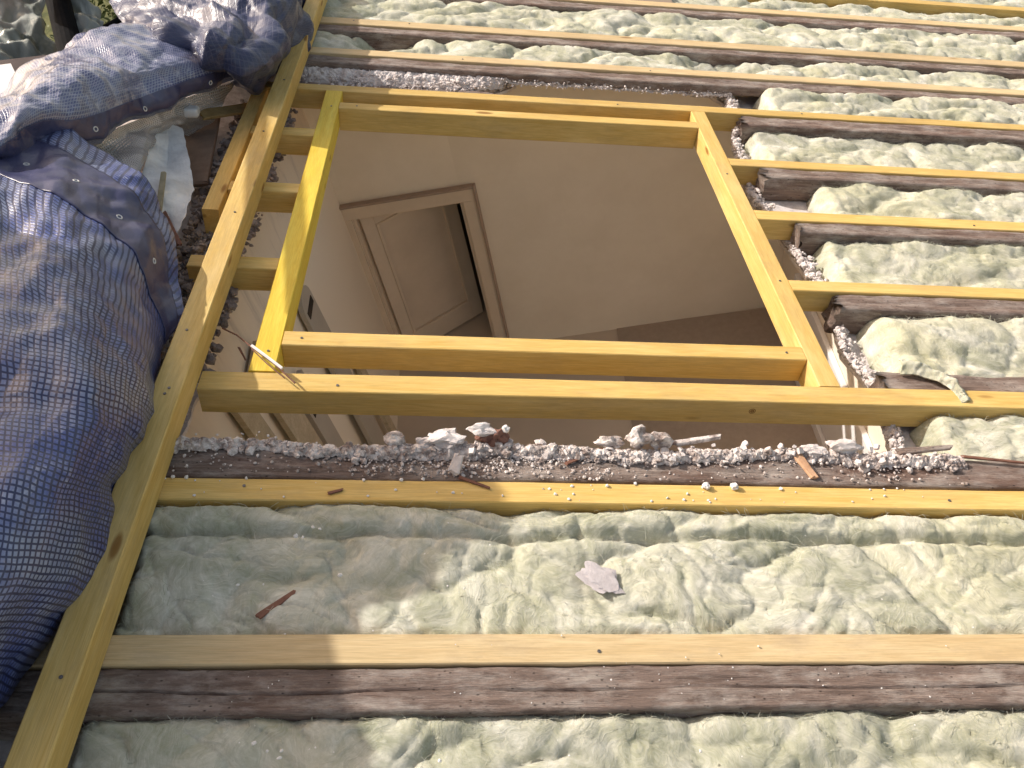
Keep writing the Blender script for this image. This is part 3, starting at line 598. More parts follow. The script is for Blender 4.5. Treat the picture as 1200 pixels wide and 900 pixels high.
wool(1.34, 4.0, 1.381, 1.565, -.018, 'wool batt with a rounded torn end below the long yellow rafter, right', 3, .008, .022, endround=.07)
wool(1.335, 4.0, 1.70, 2.006, -.014, 'wool batt spilling over the half hidden dark rafter, right of the opening', 4, .008, .022, endround=.09)
wool(1.335, 4.0, 2.15, 2.446, -.020, 'wool batt two rows up from the long yellow rafter, right', 5, .009, .022)
wool(1.44, 4.0, 2.583, 2.836, -.016, 'wool batt ending short of the rounded plaster hole', 6, .009, .026, endround=.05)
wool(1.30, 4.0, 2.976, 3.291, -.030, 'wool batt low behind the rounded plaster hole, dark rafter face bare above', 7, .009, .022)
wool(1.46, 4.0, 3.450, 3.701, -.006, 'puffed up wool batt right of the ragged plaster strip', 8, .010, .028, over=.02)
wool(-.9, 4.0, 3.852, 4.091, -.022, 'wool batt just beyond the ragged plaster strip, with a dark gap', 9, .010, .026, holes=[(-.28, 4.03, .14, .09), (1.35, 4.0, .2, .05)])
wool(-.9, 4.0, 4.241, 4.636, -.014, 'broad wool batt near the top of the picture', 10, .012, .028, over=.012)
wool(-.9, 4.0, 4.798, 5.06, -.030, 'thin strip of wool in front of the bare yellow rafter at the top edge', 11, .014, .025)
wool(-.9, 4.0, 5.163, 5.476, -.02, 'wool batt beyond the top edge', 12, .016, .03)
wool(-.9, 4.0, 5.63, 5.916, -.02, 'farthest wool batt beyond the top edge', 13, .016, .03)
# boarding under the wool, so that no bay opens on nothing
bd = setbox('roof_boarding', (-1.3, 4.1, 0, .6, -.15, -.128), dark_m, kind='structure'); bd.matrix_world = RM @ Matrix.Translation((1.4, .4, -.150))
bd.data.transform(Matrix.Translation((0, 0, 0)))
V, F = boxes([(1.92, 4.1, -.9, 6.3, -.15, -.128), (-1.25, 1.92, 3.95, 6.3, -.15, -.128)]); 
bpy.data.objects.remove(bd); bd = link('roof_boarding', V, F, dark_m, None, RM); tag(bd, kind='structure'); recentre(bd)
# ---------------------------------------------------------------- tarpaulins
def catmull(net, ns, nt_):
    A = np.array(net)                                        # R x C x 3
    def interp(B, n):
        k = len(B); t = np.linspace(0, k - 1, n); i = np.clip(np.floor(t).astype(int), 0, k - 2); f = (t - i)[:, None, None]
        P0 = B[np.clip(i - 1, 0, k - 1)]; P1 = B[i]; P2 = B[i + 1]; P3 = B[np.clip(i + 2, 0, k - 1)]
        return .5 * (2 * P1 + (P2 - P0) * f + (2 * P0 - 5 * P1 + 4 * P2 - P3) * f ** 2 + (3 * P1 - P0 - 3 * P2 + P3) * f ** 3)
    S = interp(A, ns); return interp(S.transpose(1, 0, 2), nt_).transpose(1, 0, 2)
def normals(P):
    n = np.cross(np.gradient(P, axis=0), np.gradient(P, axis=1)); n /= np.linalg.norm(n, axis=2)[..., None] + 1e-9
    return np.where(n[..., 2:].mean() < 0, -n, n)
def crumple(P, seed, f, n=9):
    """sharp fold lines: sums of folded planes, each living only in a patch"""
    r = np.random.RandomState(seed); s = 0
    for i in range(n):
        dv = r.normal(size=3); dv /= np.linalg.norm(dv); fq = f * r.uniform(.45, 2.2)
        q = P + .05 * np.stack([fb(P[..., 0] * 3 + i, P[..., 1] * 3, P[..., 2] * 3, 2), fb(P[..., 0] * 3, P[..., 1] * 3 + i, P[..., 2] * 3, 2), 0 * P[..., 0]], -1)
        t = q @ dv * fq + r.uniform(0, 9); tri = np.abs(t - np.floor(t) - .5) * 2
        mask = np.clip(pn(P[..., 0] * 2.2 + i * 5, P[..., 1] * 2.2, P[..., 2] * 2 + seed) * 2.2 + .45, 0, 1)
        s = s + (tri - .5) * mask * f / fq
    return s
def drape(net, ns, nt_, fold, fine, seed, dirv=(6, 2), cr=4.0, mid=.55):
    P = catmull(net, ns, nt_); n = normals(P)
    x, y, z = P[..., 0], P[..., 1], P[..., 2]
    d = fold * crumple(P, seed, cr) + fine * crumple(P, seed + 50, cr * 5, 8)
    d += fold * mid * crumple(P, seed + 20, cr * 2.3, 9)
    d += fold * .35 * fb(x * 4, y * 4 + seed, z * 4, 2) + fine * .4 * fb(x * 60, y * 60, z * 60 + seed, 2)
    return P + n * d[..., None]
def mk(name, P, m, lab=None, cat=None, parent=None, off=0.0, thick=0.0015, sub=None, mw=None):
    Q = P if sub is None else P[sub]
    if off: Q = Q + normals(P)[sub if sub is not None else slice(None)] * off
    ns, nt_ = Q.shape[:2]
    su = np.concatenate([[0], np.cumsum(np.linalg.norm(np.diff(Q, axis=0), axis=2).mean(1))]); sv = np.concatenate([[0], np.cumsum(np.linalg.norm(np.diff(Q, axis=1), axis=2).mean(0))])
    uv = np.stack(np.meshgrid(sv, su), -1).reshape(-1, 2)
    o = link(name, Q.reshape(-1, 3).tolist(), grid_faces(ns, nt_), m, parent, (RM if parent is None else Matrix()) if mw is None else mw, smooth=True, uvs=uv)
    md = o.modifiers.new('thickness', 'SOLIDIFY'); md.thickness = thick; md.offset = -1
    if lab: tag(o, lab, cat)
    return o
def eyelet(P, i, j, parent):
    n = normals(P)[i, j]; p = P[i, j] + n * .003
    q = Vector(n).to_track_quat('Z', 'Y').to_matrix().to_4x4()
    link('eyelet', *ring_mesh(.007, .002), metal_m, parent, Matrix.Translation(p) @ q)
T1_NET = [[(r_[0][0] - .38, r_[0][1] - .03, -.20)] + r_ for r_ in T1_NET]      # the far side hangs down over the edge
T1_NET = T1_NET + [[(u - .05, v - .35, max(-.12, w_ - .10)) for u, v, w_ in T1_NET[-1]]]
P1 = drape(T1_NET, 360, 270, .022, .0013, 3, cr=3.0, mid=.30)
t1 = mk('mesh_tarpaulin', P1, tarp1_m, 'large blue grid-reinforced tarp bulging over the roof edge, lower left', 'tarpaulin')
# one hem band per reinforced strip, curving along the folded-over top edge
hem = mk('hem', P1, hem_m, parent=t1, off=.003, sub=(slice(17, 47), slice(0, 269)))
for j in (102, 138, 178, 216): eyelet(P1, 32, j, t1)
P2 = drape(T2_NET, 180, 240, .018, .002, 11, cr=4.0, mid=.30)
t2 = mk('mesh_tarpaulin', P2, tarp2_m, 'blue tarp with fine mesh lying behind the large one, glaring white folds', 'tarpaulin')
hem2 = mk('hem', P2, hem_m, parent=t2, off=.003, sub=(slice(122, 158), slice(0, 240)))
for j in (156, 192, 223): eyelet(P2, 140, j, t2)
P3 = drape(T3_NET, 260, 260, .060, .002, 21, cr=3.4, mid=.30)
mk('bundled_tarpaulin', P3, bundle_m, 'dark blue tarp bunched in crumpled folds at the head of the long timber', 'tarpaulin')
P4 = drape(T4_NET, 70, 110, .012, .003, 31, (9, 9))
mk('net_flap', P4, net_m, 'grey see-through net hanging below the hem over the roof edge', 'net')
# ---------------------------------------------------------------- roof edge under the tarp
def wallstrip(name, m, u0, u1, v0, v1, z0, z1, seed, amp=.012):
    nu, nv = 14, int((v1 - v0) / .025)
    U, Vv = np.meshgrid(np.linspace(u0, u1, nu), np.linspace(v0, v1, nv), indexing='ij')
    H = z1 + amp * ridge(U * 16 + seed, Vv * 14, 0, 3) + amp * .8 * fb(U * 40, Vv * 40, seed, 3)
    P = np.stack([U + .01 * fb(U * 9, Vv * 12, 4), Vv, H], -1).reshape(-1, 3); F = grid_faces(nu, nv); b = len(P)
    edge = [i * nv for i in range(nu)] + [(nu - 1) * nv + j for j in range(1, nv)] + [i * nv + nv - 1 for i in range(nu - 2, -1, -1)] + [j for j in range(nv - 2, 0, -1)]
    lo = P[edge].copy(); lo[:, 2] = z0; P = np.vstack([P, lo]); k = len(edge)
    F += [[edge[i], b + i, b + (i + 1) % k, edge[(i + 1) % k]] for i in range(k)]
    return link(name, P.tolist(), F, m, None, RM)
ms = simple('party_wall_masonry', (.07, .052, .045), (.20, .155, .14), 9, .95, .8, .006)
o = wallstrip('party_wall', ms, -1.55, -.80, .0, 6.2, -3.0, -.13, 3); tag(o, kind='structure')
# bare board, flashing, splinters beside the stubs
V, F = timber_mesh(.58, .15, .018, seed=81, amp=.0015, ragged=(.03, .02), npt=6)
bb = link('sheathing_board', V, F, simple('brown_board', (.13, .085, .06), (.27, .19, .145), 6, .9, .6, .003), None, roof(-.83, 2.66, -.03, math.radians(97), 0, math.radians(-8)))
tag(bb, 'worn brown board lying flat outside the yellow side board', 'board')
V, F = timber_mesh(.34, .06, .012, seed=83, amp=.002, ragged=(.04, .05), npt=5)
o = link('broken_board', V, F, simple('ochre_splintered', (.22, .15, .06), (.42, .30, .14), 12, .9, .6, .003), None, roof(-.90, 3.02, .03, math.radians(60), math.radians(14), .2)); tag(o, 'short ochre splintered board sticking out from beneath the grey net', 'board')
FL = [[(-1.039, 2.854, 0.06), (-1.006, 2.906, 0.05), (-0.966, 2.925, 0.03)], [(-1.003, 2.616, 0.07), (-0.965, 2.696, 0.02), (-0.883, 2.679, 0.04)], [(-0.989, 2.457, 0.06), (-0.899, 2.424, 0.065), (-0.836, 2.526, 0.01)], [(-0.913, 2.302, 0.05), (-0.877, 2.337, 0.015), (-0.817, 2.325, 0.035)], [(-0.885, 2.255, 0.0), (-0.853, 2.244, -0.01), (-0.832, 2.269, 0.0)]]
def bilinear(net, k):
    A = np.array(net)
    def up(B): 
        t = np.linspace(0, len(B) - 1, (len(B) - 1) * k + 1); i = np.clip(np.floor(t).astype(int), 0, len(B) - 2); f = (t - i)[:, None, None]; return B[i] * (1 - f) + B[i + 1] * f
    return up(up(A).transpose(1, 0, 2)).transpose(1, 0, 2)
PF = bilinear(FL, 7); PF = PF + normals(PF) * (.004 * crumple(PF, 5, 16, 8))[..., None] + np.stack([.006 * fb(PF[..., 0] * 40, PF[..., 1] * 40, 1, 3), .006 * fb(PF[..., 0] * 40, PF[..., 1] * 40, 8, 3), 0 * PF[..., 0]], -1)
mk('roof_flashing', PF, metal_m, 'crumpled white sheet flashing at the roof edge below the grey net', 'flashing', thick=.002).data.polygons.foreach_set('use_smooth', [False] * 392)
V, F = boxes([(0, .085, 0, .06, 0, .035)]); o = link('flashing_cap', V, F, metal_m, None, roof(-1.0, 2.965, .045, .1, 0, -.1)); md = o.modifiers.new('b', 'BEVEL'); md.width = .012; md.segments = 3
tag(o, 'small pale grey folded cap at the top of the white flashing', 'flashing')
V, F = timber_mesh(.24, .018, .010, seed=85, amp=.002, ragged=(.05, .01), npt=3)
o = link('splinter', V, F, simple('grey_stick', (.20, .18, .12), (.36, .33, .24), 20, .9), None, roof(-.875, 2.27, .05, math.radians(98), math.radians(-8))); tag(o, 'grey pointed wood splinter standing against the white flashing', 'splinter')
V, F = timber_mesh(.30, .014, .008, seed=86, amp=.002, ragged=(.02, .02), npt=3)
o = link('splinter', V, F, rust_m, None, roof(-.80, 2.20, .012, math.radians(118), math.radians(-6))); tag(o, 'dark splinter lying beside the edge board end', 'splinter')
# rubble bed between party wall and ceiling break
r = random.Random(4); pts = []
for i in range(1500):
    u, v = r.uniform(-.86, -.63), r.uniform(1.7, 3.4)
    pts.append((u, v, -.112 + r.uniform(0, .03) * (1 + (u < -.75)), r.choice((.005, .007, .009, .012, .016))))
scatter('roof_edge_rubble', simple('dusty_rubble', (.11, .085, .075), (.46, .40, .38), 13, .95, .8, .004), pts, 'heap of dusty rubble and broken plaster between the tarp and the opening', 'rubble')
# ---------------------------------------------------------------- debris on the second old rafter
r = random.Random(9); pts = []
def crest(u):
    return 1.366 + .010 * math.sin(u * 9) + .012 * float(fb(u * 6, 3, 1, 3))
for i in range(9500):
    u = r.uniform(-.66, 1.34); dens = .35 + .65 * (-.22 < u < .45) + .35 * (u >= .45)
    if r.random() > dens: continue
    back = r.random() < .55
    v = crest(u) + r.gauss(0, .009) if back else 1.378 - .095 * r.random() ** 1.5
    if not back and not (-.2 < u < .42) and r.random() < .70: continue
    rad = r.choice((.001, .0014, .002, .0025, .003, .005)) if not back else r.choice((.0014, .002, .0028, .004, .006, .009, .012 if r.random() < .3 else .004))
    z = r.uniform(-.003, .002) + (max(0, 1 - abs(v - crest(u)) / .02) * r.uniform(0, .014) if back else 0)
    if v > 1.377: z -= (v - 1.377) * 1.2
    pts.append((u, v, z, rad))
rub = scatter('plaster_rubble', rubble_m, pts, 'line of crumbled lime plaster heaped along the dark rafter below the opening', 'rubble')
# the packed dust heap the crumbs lie in
nu, nv = 1100, 30
U, Vv = np.meshgrid(np.linspace(-.66, 1.36, nu), np.linspace(0, 1, nv), indexing='ij')
cr = 1.366 + .010 * np.sin(U * 9) + .012 * fb(U * 6, U * 0 + 3, 1, 3); wd_ = .020 + .016 * fb(U * 7, U * 0 + 8, 2, 3) + .012 * fb(U * 32, U * 0 + 3, 1, 3) + .012 * np.exp(-((U - .12) / .25) ** 2)
VV = cr + (Vv - .45) * 2 * np.clip(wd_, .006, 1) + .008 * fb(U * 55, Vv * 4, 2, 3)
HH = -.008 + (.004 + .020 * np.clip(fb(U * 8, U * 0, 5, 4) + .5 + .6 * fb(U * 30, Vv * 2, 6, 3), 0, 1.3)) * np.sin(math.pi * Vv) ** .7 + .007 * ridge(U * 38, VV * 38, 1, 4) + .004 * fb(U * 150, VV * 150, 2, 3) - np.clip(VV - 1.378, 0, 1) * 1.0
HH += .003 * ridge(U * 90, VV * 90, 7, 3)
P_ = np.stack([U, VV, HH], -1).reshape(-1, 3)
hp = link('dust_heap', P_.tolist(), grid_faces(nu, nv), rubble_m, rub, Matrix(), smooth=True); hp['kind'] = 'stuff'
def lump(name, m, u, v, z, rad, sq, seed, lab, cat='rubble lump', group=None, yaw=0, roll=0, sub=3):
    P, F = chunk(rad, seed, sq, sub); P = P * (1 + .18 * fb(P[:, 0] * 90, P[:, 1] * 90, P[:, 2] * 90, 3))[:, None]; P = P - np.array([0, 0, P[:, 2].min() + .25 * rad * sq[2]])
    o = link(name, P.tolist(), F, m, None, roof(u, v, z, yaw, 0, roll)); tag(o, lab, cat, group); return o
lump('plaster_lump', rubble_m, -.105, 1.385, .004, .022, (1.1, .8, .8), 1.3, 'rounded white plaster lump left on the rubble line, left of the brick', 'plaster')
lump('plaster_lump', plaster_m, -.025, 1.378, .004, .018, (1.4, .8, .7), 2.9, 'smaller white lump between the rounded lump and the brick pile', 'plaster')
lump('plaster_lump', plaster_m, .020, 1.385, .010, .028, (1.5, .9, .55), 4.1, 'long white mortar lump leaning on the left of the broken brick', 'plaster')
lump('mortar_lump', rubble_m, .50, 1.395, .006, .026, (1.2, .8, .9), 6.2, 'grey knobbly mortar lump, left one right of the brick', 'mortar')
lump('mortar_lump', rubble_m, .555, 1.392, .006, .024, (1.2, .8, .8), 7.7, 'grey mortar lump touching the knobbly one from the right', 'mortar')
lump('mortar_lump', rubble_m, .43, 1.392, .004, .020, (1.6, .7, .6), 8.8, 'flat grey mortar lump left of the knobbly one', 'mortar')
lump('plaster_lump', plaster_m, .96, 1.380, .004, .020, (1.8, .8, .6), 10.1, 'low white plaster lump over the torn edge, above the orange shard', 'plaster')
lump('plaster_lump', plaster_m, 1.04, 1.388, .004, .024, (1.8, .8, .7), 12.4, 'long white plaster lump at the right end of the rubble line', 'plaster')
lump('pebble', rubble_m, .170, 1.352, .004, .010, (1, 1, .9), 11.4, 'grey pebble at the foot of the broken brick', 'pebble')
# flat broken plaster pieces lying on and in the heap
def fragments(name, label, m, spots, seed):
    r = random.Random(seed); V, F = [], []
    for u, v, z, s in spots:
        n = r.randint(4, 6); a0 = r.random() * 6.28; t = s * r.uniform(.25, .5); an = sorted(r.random() * 6.28 for _ in range(n)); an = [a0 + 6.28 * k / n + r.uniform(-.3, .3) for k in range(n)]
        nrm = Vector((r.gauss(0, .45), r.gauss(0, .45), 1)).normalized(); q = nrm.to_track_quat('Z', 'Y').to_matrix()
        P = [Vector((math.cos(a) * s * r.uniform(.6, 1.1), math.sin(a) * s * r.uniform(.5, .9), 0)) for a in an]; b = len(V)
        for h in (0, t):
            for p in P: V.append(tuple(Vector((u, v, z)) + q @ (p * (1 if h == 0 else .86) + Vector((0, 0, h)))))
        F += [[b + k for k in range(n)][::-1], [b + n + k for k in range(n)]] + [[b + k, b + (k + 1) % n, b + n + (k + 1) % n, b + n + k] for k in range(n)]
    o = link(name, V, F, m, None, RM); tag(o, label, 'plaster', kind='stuff'); return o
r = random.Random(31); sp = []
for i in range(250):
    u = r.uniform(-.62, 1.33); u = u if r.random() < .5 else r.gauss(.15, .22) if r.random() < .6 else r.gauss(.75, .2)
    if not -.64 < u < 1.33: continue
    sp.append((u, crest(u) + r.gauss(0, .013), r.uniform(.002, .018), r.choice((.003, .004, .006, .008, .012, .015) if u > -.05 else (.002, .003, .004, .005))))
fragments('plaster_fragments', 'flat angular white plaster fragments caught in the rubble line below the opening', plaster_m, sp, 5)
sp = []
for i in range(150):
    k = r.randrange(len(rag)); u, v = rag[k]
    if u < 1.1: continue
    sp.append((u + abs(r.gauss(0, .022)), v + r.gauss(0, .01), -.10 + r.uniform(0, .02), r.choice((.004, .006, .009, .013, .017))))
fragments('plaster_fragments', 'angular white plaster fragments along the cut ceiling edge right of the opening', plaster_m, sp, 6)
# broken brick with mortar cap
bk = bpy.data.objects.new('broken_brick', None); C.objects.link(bk); bk.matrix_world = roof(.10, 1.40, .004)
tag(bk, 'crumbling red brick end with a white mortar cap standing on the rubble', 'brick')
for nm, m, off, rad, sq, sd in (('brick_core', brick_m, (.045, -.008, .018), .024, (1.0, .8, .9), 3), ('brick_core', brick_m, (.020, .0, .015), .019, (1.2, .8, .8), 5), ('brick_core', brick_m, (.062, -.004, .012), .018, (.8, .8, 1.2), 8)):
    P, F = chunk(rad, sd, sq, 3); link(nm, P.tolist(), F, m, bk, Matrix.Translation(off))
P, F = chunk(.030, 6.2, (1.15, .55, .38), 3); o = link('mortar_cap', P.tolist(), F, plaster_m, bk, Matrix.Translation((.008, .0, .040)) @ Matrix.Rotation(.12, 4, 'Y'))
P, F = chunk(.009, 2, (1, 1, 1), 2); link('mortar_crumb', P.tolist(), F, white_m, bk, Matrix.Translation((.068, .0, .042)))
# shards, sticks and crumbs
def shard(name, m, u, v, z, L, wd, t, yaw, lab, cat, pitch=0, seed=1, rag=.02):
    V, F = timber_mesh(L, wd, t, seed=seed, amp=t * .2, ragged=(rag, rag), npt=3, seg=L / 8, bev=t * .2)
    V = [(x, y - (x / L) * wd * .15 if y > wd / 2 else y + (x / L) * wd * .15, z_) for x, y, z_ in V]
    o = link(name, V, F, m, None, roof(u, v, z, yaw, pitch)); tag(o, lab, cat); return o
org = simple('orange_terracotta', (.42, .22, .12), (.66, .45, .30), 20, .85)
shard('tile_shard', org, .90, 1.360, .013, .075, .026, .010, math.radians(-70), 'orange-brown shard lying across the dark rafter right of centre', 'shard', .08, 3)
shard('wood_stick', rubble_m, .60, 1.385, .020, .12, .016, .012, math.radians(10), 'grey splintered stick on the rubble line, right of the mortar lumps', 'stick', -.05, 5)
shard('wood_stick', old_wood, 1.19, 1.375, .012, .15, .020, .010, math.radians(6), 'dark brown stick where the torn plaster meets the wool, right', 'stick', -.04, 7)
shard('wood_stick', rust_m, 1.36, 1.368, .010, .16, .010, .006, math.radians(-6), 'thin dark stick lying at the right end of the dark rafter', 'stick', 0, 8)
shard('reddish_splinter', rust_m, .32, 1.325, .006, .11, .010, .005, math.radians(28), 'reddish splinter lying slanted in the crumbs right of the brick', 'splinter', 0, 9)
shard('reddish_splinter', rust_m, .055, 1.275, .006, .075, .009, .004, math.radians(-24), 'reddish splinter bridging the dark and yellow timbers under the brick', 'splinter', 0, 10)
shard('wood_chip', rust_m, -.245, 1.222, .004, .034, .009, .004, math.radians(20), 'small brown chip lying on the second new rafter, left', 'chip', 0, 11)
shard('plaster_triangle', plaster_m, .055, 1.283, .014, .042, .030, .010, math.radians(70), 'upright white triangular plaster piece under the broken brick', 'plaster', -.5, 12)
shard('brown_splinter', rust_m, -.345, .910, -.008, .085, .014, .005, math.radians(42), 'brown bark splinter lying in the wool above the nearest pale rafter', 'splinter', 0, 13)
shard('white_chip', plaster_m, .955, 1.345, .006, .030, .008, .005, math.radians(75), 'narrow white chip standing on the dark rafter right of the orange shard', 'chip', 0, 14)
lump('white_pebble', white_m, .651, 1.262, .0, .009, (1, 1, .9), 1.2, 'left one of two white pebbles on the second new rafter', 'pebble')
lump('white_pebble', white_m, .722, 1.262, .0, .009, (1.1, 1, .8), 5.2, 'right one of two white pebbles on the second new rafter', 'pebble')
P, F = chunk(.040, 9.3, (1.15, .75, .10), 3); o = link('plaster_flake', P.tolist(), F, simple('grey_flake', (.46, .42, .43), (.62, .58, .60), 50, .95, .8, .003), None, roof(.365, 1.005, -.006, -.5, .03)); tag(o, 'flat grey plaster flake lying on the wide wool batt', 'flake')
r = random.Random(12); pts = []
for i in range(46): pts.append((r.uniform(-.6, 1.2), r.uniform(1.215, 1.27), .001, r.choice((.0015, .002, .003, .004))))
for u, v in ((-.62, 1.265), (-.60, 1.27), (-.57, 1.268), (-.03, 1.274), (-.08, 1.27), (.48, 1.27), (.84, 1.26), (.41, 1.262)): pts.append((u, v, .002, .005))
scatter('loose_crumbs', white_m, pts, 'sprinkling of white crumbs along the second new rafter', 'crumbs')
pts = [(-.30, 1.105, .006, .006), (-.285, 1.10, .006, .004), (-.25, 1.12, .01, .004), (-.265, 1.125, .01, .004), (-.195, 1.005, .004, .006), (-.40, .98, .004, .004), (-.31, .655, .002, .005), (-.262, .628, .002, .005), (-.26, .64, .002, .004), (-.285, .64, .002, .003), (-.21, .60, .002, .004), (-.35, .985, .0, .003), (.02, .62, .0, .004), (.5, .63, 0, .003)]
for i in range(60): pts.append((r.uniform(-.5, 1.2), r.uniform(.5, 1.19), .004, r.choice((.001, .0015, .002))))
for i in range(25): pts.append((r.uniform(-.5, 1.1), r.uniform(.73, .80), -.003, r.choice((.001, .0015, .002))))
scatter('wool_crumbs', white_m, pts, 'scattered tiny white crumbs on the two nearest wool batts', 'crumbs')
# twig with pale wire across the frame corner
tw = bpy.data.objects.new('bent_twig', None); C.objects.link(tw); tw.matrix_world = roof(-.60, 1.81, .02)
tag(tw, 'long thin reddish twig with a stripped white length across the lower left frame corner', 'twig')
def tube(pts, rad, n=6):
    V, F = [], []
    for i, p in enumerate(pts):
        a = np.array(pts[max(0, i - 1)]); b = np.array(pts[min(len(pts) - 1, i + 1)]); t = Vector(b - a).normalized(); s = t.cross(Vector((0, 0, 1))).normalized(); q = t.cross(s)
        for k in range(n):
            c = Vector(p) + (s * math.cos(6.283 * k / n) + q * math.sin(6.283 * k / n)) * rad; V.append(c[:])
    for i in range(len(pts) - 1):
        for k in range(n): F.append([i * n + k, i * n + (k + 1) % n, (i + 1) * n + (k + 1) % n, (i + 1) * n + k])
    F.append(list(range(n))[::-1]); F.append([(len(pts) - 1) * n + k for k in range(n)]); return V, F
a, b, c_ = (0, 0, -.02), (.115, -.115, .0), (.232, -.232, -.004)
link('twig_stem', *tube([a, (.05, -.045, -.006), b, (.17, -.168, .004), c_], .0024), rust_m, tw)
link('stripped_length', *tube([(.100, -.098, .004), (.14, -.138, .008), (.195, -.19, .008)], .0042), white_m, tw)
link('twig_fork', *tube([(.10, -.106, .0), (.15, -.165, .002), (.205, -.222, .003)], .0018), rust_m, tw)
shard('dark_splinter', rust_m, -.565, 1.80, -.06, .06, .006, .004, math.radians(-62), 'tiny dark splinter hanging beside the left side timber of the opening', 'splinter', 0, 17)
# wool tongue over the long rafter
pts_ = []
FLn = [[(1.33, 1.700, .000), (1.34, 1.735, .016), (1.35, 1.765, .0)], [(1.38, 1.690, .004), (1.40, 1.715, .022), (1.42, 1.735, .004)], [(1.435, 1.655, .006), (1.45, 1.672, .022), (1.465, 1.685, .006)], [(1.455, 1.618, .004), (1.475, 1.625, .017), (1.49, 1.635, .004)], [(1.46, 1.585, .003), (1.478, 1.588, .010), (1.49, 1.592, .003)]]
PT = drape(FLn, 90, 34, .005, .0022, 51, cr=10); mk('wool_tuft', PT, wool_m, 'twisted tongue of wool hanging over the long yellow rafter', 'insulation', thick=.006)
# ---------------------------------------------------------------- beyond the roof edge: scaffold, plastic, greenery
def pole(u0, v0, z0, u1, v1, z1, rad, lab, m):
    a = RM @ Vector((u0, v0, z0)); b = RM @ Vector((u1, v1, z1)); L = (b - a).length; n = 18
    V = [(math.cos(6.283 * k / n) * rad, math.sin(6.283 * k / n) * rad, z) for z in (0, L) for k in range(n)]
    F = [[k, (k + 1) % n, n + (k + 1) % n, n + k] for k in range(n)] + [list(range(n))[::-1], list(range(n, 2 * n))]
    q = (b - a).to_track_quat('Z', 'Y').to_matrix().to_4x4(); o = link('scaffold_pole', V, F, m, None, Matrix.Translation(a) @ q); tag(o, lab, 'pole', 'scaffold poles beyond the roof edge'); return o
pole(-1.836, 4.156, -.3, -2.32, 5.30, -.1, .062, 'thick black scaffold pole slanting behind the tarp at the top left', pole_m)
pole(-2.35, 3.55, .12, -1.75, 4.35, .12, .024, 'grey scaffold pole crossing the top left corner', simple('grey_tube', (.12, .12, .13), (.24, .24, .25), 20, .5, .1, .001, metallic=.4))
pole(-2.10, 4.30, -.4, -1.60, 5.6, -.3, .03, 'dark scaffold pole farther right, next to the bunched tarp', pole_m)
PL = [[(-3.0, 5.3, -.4), (-2.7, 5.45, -.2), (-2.38, 5.2, -.30), (-2.25, 4.9, -.5)], [(-2.9, 4.9, -.5), (-2.6, 5.0, -.3), (-2.30, 4.85, -.4), (-2.15, 4.6, -.55)], [(-2.75, 4.5, -.55), (-2.5, 4.6, -.4), (-2.22, 4.5, -.45), (-2.05, 4.42, -.6)], [(-2.6, 4.15, -.65), (-2.4, 4.25, -.5), (-2.15, 4.3, -.52), (-2.0, 4.3, -.65)]]
PP = drape(PL, 80, 80, .05, .003, 61); mk('plastic_sheet', PP, plastic_m, 'milky grey-green plastic sheet hanging behind the black pole', 'plastic sheet')
PL2 = [[(-2.175, 4.968, -0.3), (-2.046, 4.898, -0.25), (-1.982, 5.005, -0.3)], [(-2.057, 4.698, -0.3), (-1.897, 4.526, -0.22), (-1.872, 4.705, -0.3)], [(-1.905, 4.342, -0.3), (-1.789, 4.253, -0.25), (-1.736, 4.368, -0.3)]]
PP = drape(PL2, 60, 60, .03, .004, 71); mk('plastic_sheet', PP, plastic_m, 'second crumpled plastic sheet right of the black pole', 'plastic sheet')
V, F = boxes([(-1.4, .35, -.13, .13, 0, .04)]); o = link('scaffold_board', V, F, simple('dark_board', (.05, .038, .04), (.10, .075, .075), 6, .8), None, roof(-1.95, 3.92, -.25, math.radians(28))); tag(o, 'dark scaffold board under the plastic sheet at the left edge', 'board')
V, F = boxes([(-.6, .1, -.2, .12, 0, .03)]); o = link('white_board', V, F, white_m, None, roof(-1.66, 3.02, .10, math.radians(30))); tag(o, 'bright white board end at the left edge behind the tarp', 'board')
gs = link('ground', [(-400, -400, 0), (400, -400, 0), (400, 400, 0), (-400, 400, 0)], [[0, 1, 2, 3]], grass_m, None, Matrix.Translation((0, 0, -3.0))); tag(gs, kind='structure')
def shrub(x, y, z, R, n, lab, seed):
    r = np.random.RandomState(seed); e = bpy.data.objects.new('shrub', None); C.objects.link(e); e.location = (x, y, -3.0); tag(e, lab, 'shrub', 'shrubs beside the house')
    link('trunk', *tube([(0, 0, 0), (.05, .02, z * .5), (0, .05, z)], .05), rust_m, e)
    V, F = [], []
    cl = r.normal(size=(26, 3)) * R * .45 + np.array([0, 0, z + R * .3])
    for i in range(n):
        p = cl[r.randint(26)] + r.normal(size=3) * R * .2; a = r.normal(size=3); a /= np.linalg.norm(a); b = np.cross(a, r.normal(size=3)); b /= np.linalg.norm(b); s = r.uniform(.03, .06)
        k = len(V); V += [tuple(p - a * s), tuple(p + b * s * .45), tuple(p + a * s), tuple(p - b * s * .45)]; F.append([k, k + 1, k + 2, k + 3])
    o = link('foliage', V, F, leaf_m, e); tag(o, kind='stuff')
shrub(-5.3, 9.2, 1.8, 1.3, 9000, 'sunlit green shrub seen past the black pole, top left', 3)
shrub(-7.0, 8.2, 1.5, 1.3, 6000, 'green shrub farther left beyond the plastic sheet', 4)
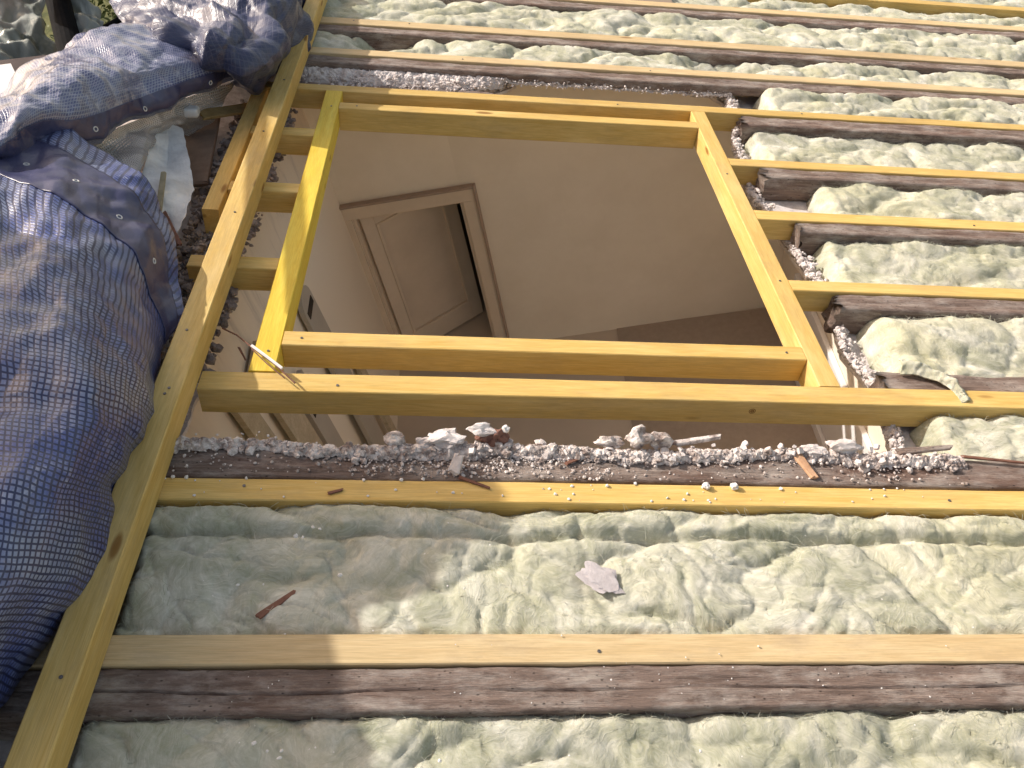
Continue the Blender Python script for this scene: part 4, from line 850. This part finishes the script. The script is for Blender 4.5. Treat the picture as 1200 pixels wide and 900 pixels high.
shrub(-4.0, 11.0, 2.0, 1.4, 6000, 'green shrub farther right behind the bunched tarp', 5)
# house walls below the roof, and an unseen block added on the left to shade the lower corner
V, F = boxes([(-1.45, -1.26, YN - 1.2, 6.6, -3, 3.6)]); 
hw = link('house_wall', V, F, wall_m, None, Matrix()); 
bpy.data.objects.remove(hw)
prof = [(-.6, -.2), (-.6, 1.05), (.2, 1.10), (.9, 1.10), (1.31, 1.13), (1.52, 1.08), (1.60, 1.10), (1.68, 1.17), (1.80, 1.22), (1.93, 1.30), (2.03, 1.325), (2.075, 1.30), (2.10, 1.2), (2.105, 1.0), (2.11, .85), (2.12, .7), (2.125, .4), (2.13, -.2)]  # outline of the added block, shaped from the shadow it casts
pp = []
for (a_, b_), (c2, d2) in zip(prof, prof[1:]):
    L = math.hypot(c2 - a_, d2 - b_); n = max(1, int(L / .05))
    for k in range(n): pp.append((a_ + (c2 - a_) * k / n, b_ + (d2 - b_) * k / n))
pp.append(prof[-1]); k = len(pp)
V = [(x + .01 * float(fb(v * 6, z * 6, x, 2)), v, z) for x in (-1.82, -2.65) for v, z in pp]; F = [list(range(k)), list(range(k, 2 * k))[::-1]] + [[i, k + i, k + (i + 1) % k, (i + 1) % k] for i in range(k)]
o = link('shadow_caster', V, F, hem_m, None, RM); tag(o, 'unseen navy block added at the left roof edge to cast the lower corner shadow', 'stack')
pole(-1.60, 2.36, .80, -2.20, 3.62, 1.08, .022, 'horizontal scaffold pole above the roof edge outside the frame', pole_m)
top = bpy.data.objects.get('bundled_tarpaulin')
V, F = boxes([(-.35, 0, 0, 1.4, 0, .70)]); o = link('far_shadow_block', V, F, brick_m, None, roof(-1.98, 4.55, .0)); md = o.modifiers.new('b', 'BEVEL'); md.width = .03; tag(o, 'unseen red block added beyond the bunched tarp to shade the far rows', 'shadow block')  # unseen block, added to throw shade from the far left
for ob in list(C.objects):
    if ob.parent is None and ob.type == 'MESH' and len(ob.children) == 0 and (ob.matrix_basis.translation - RM.translation).length < 1e-4: recentre(ob)
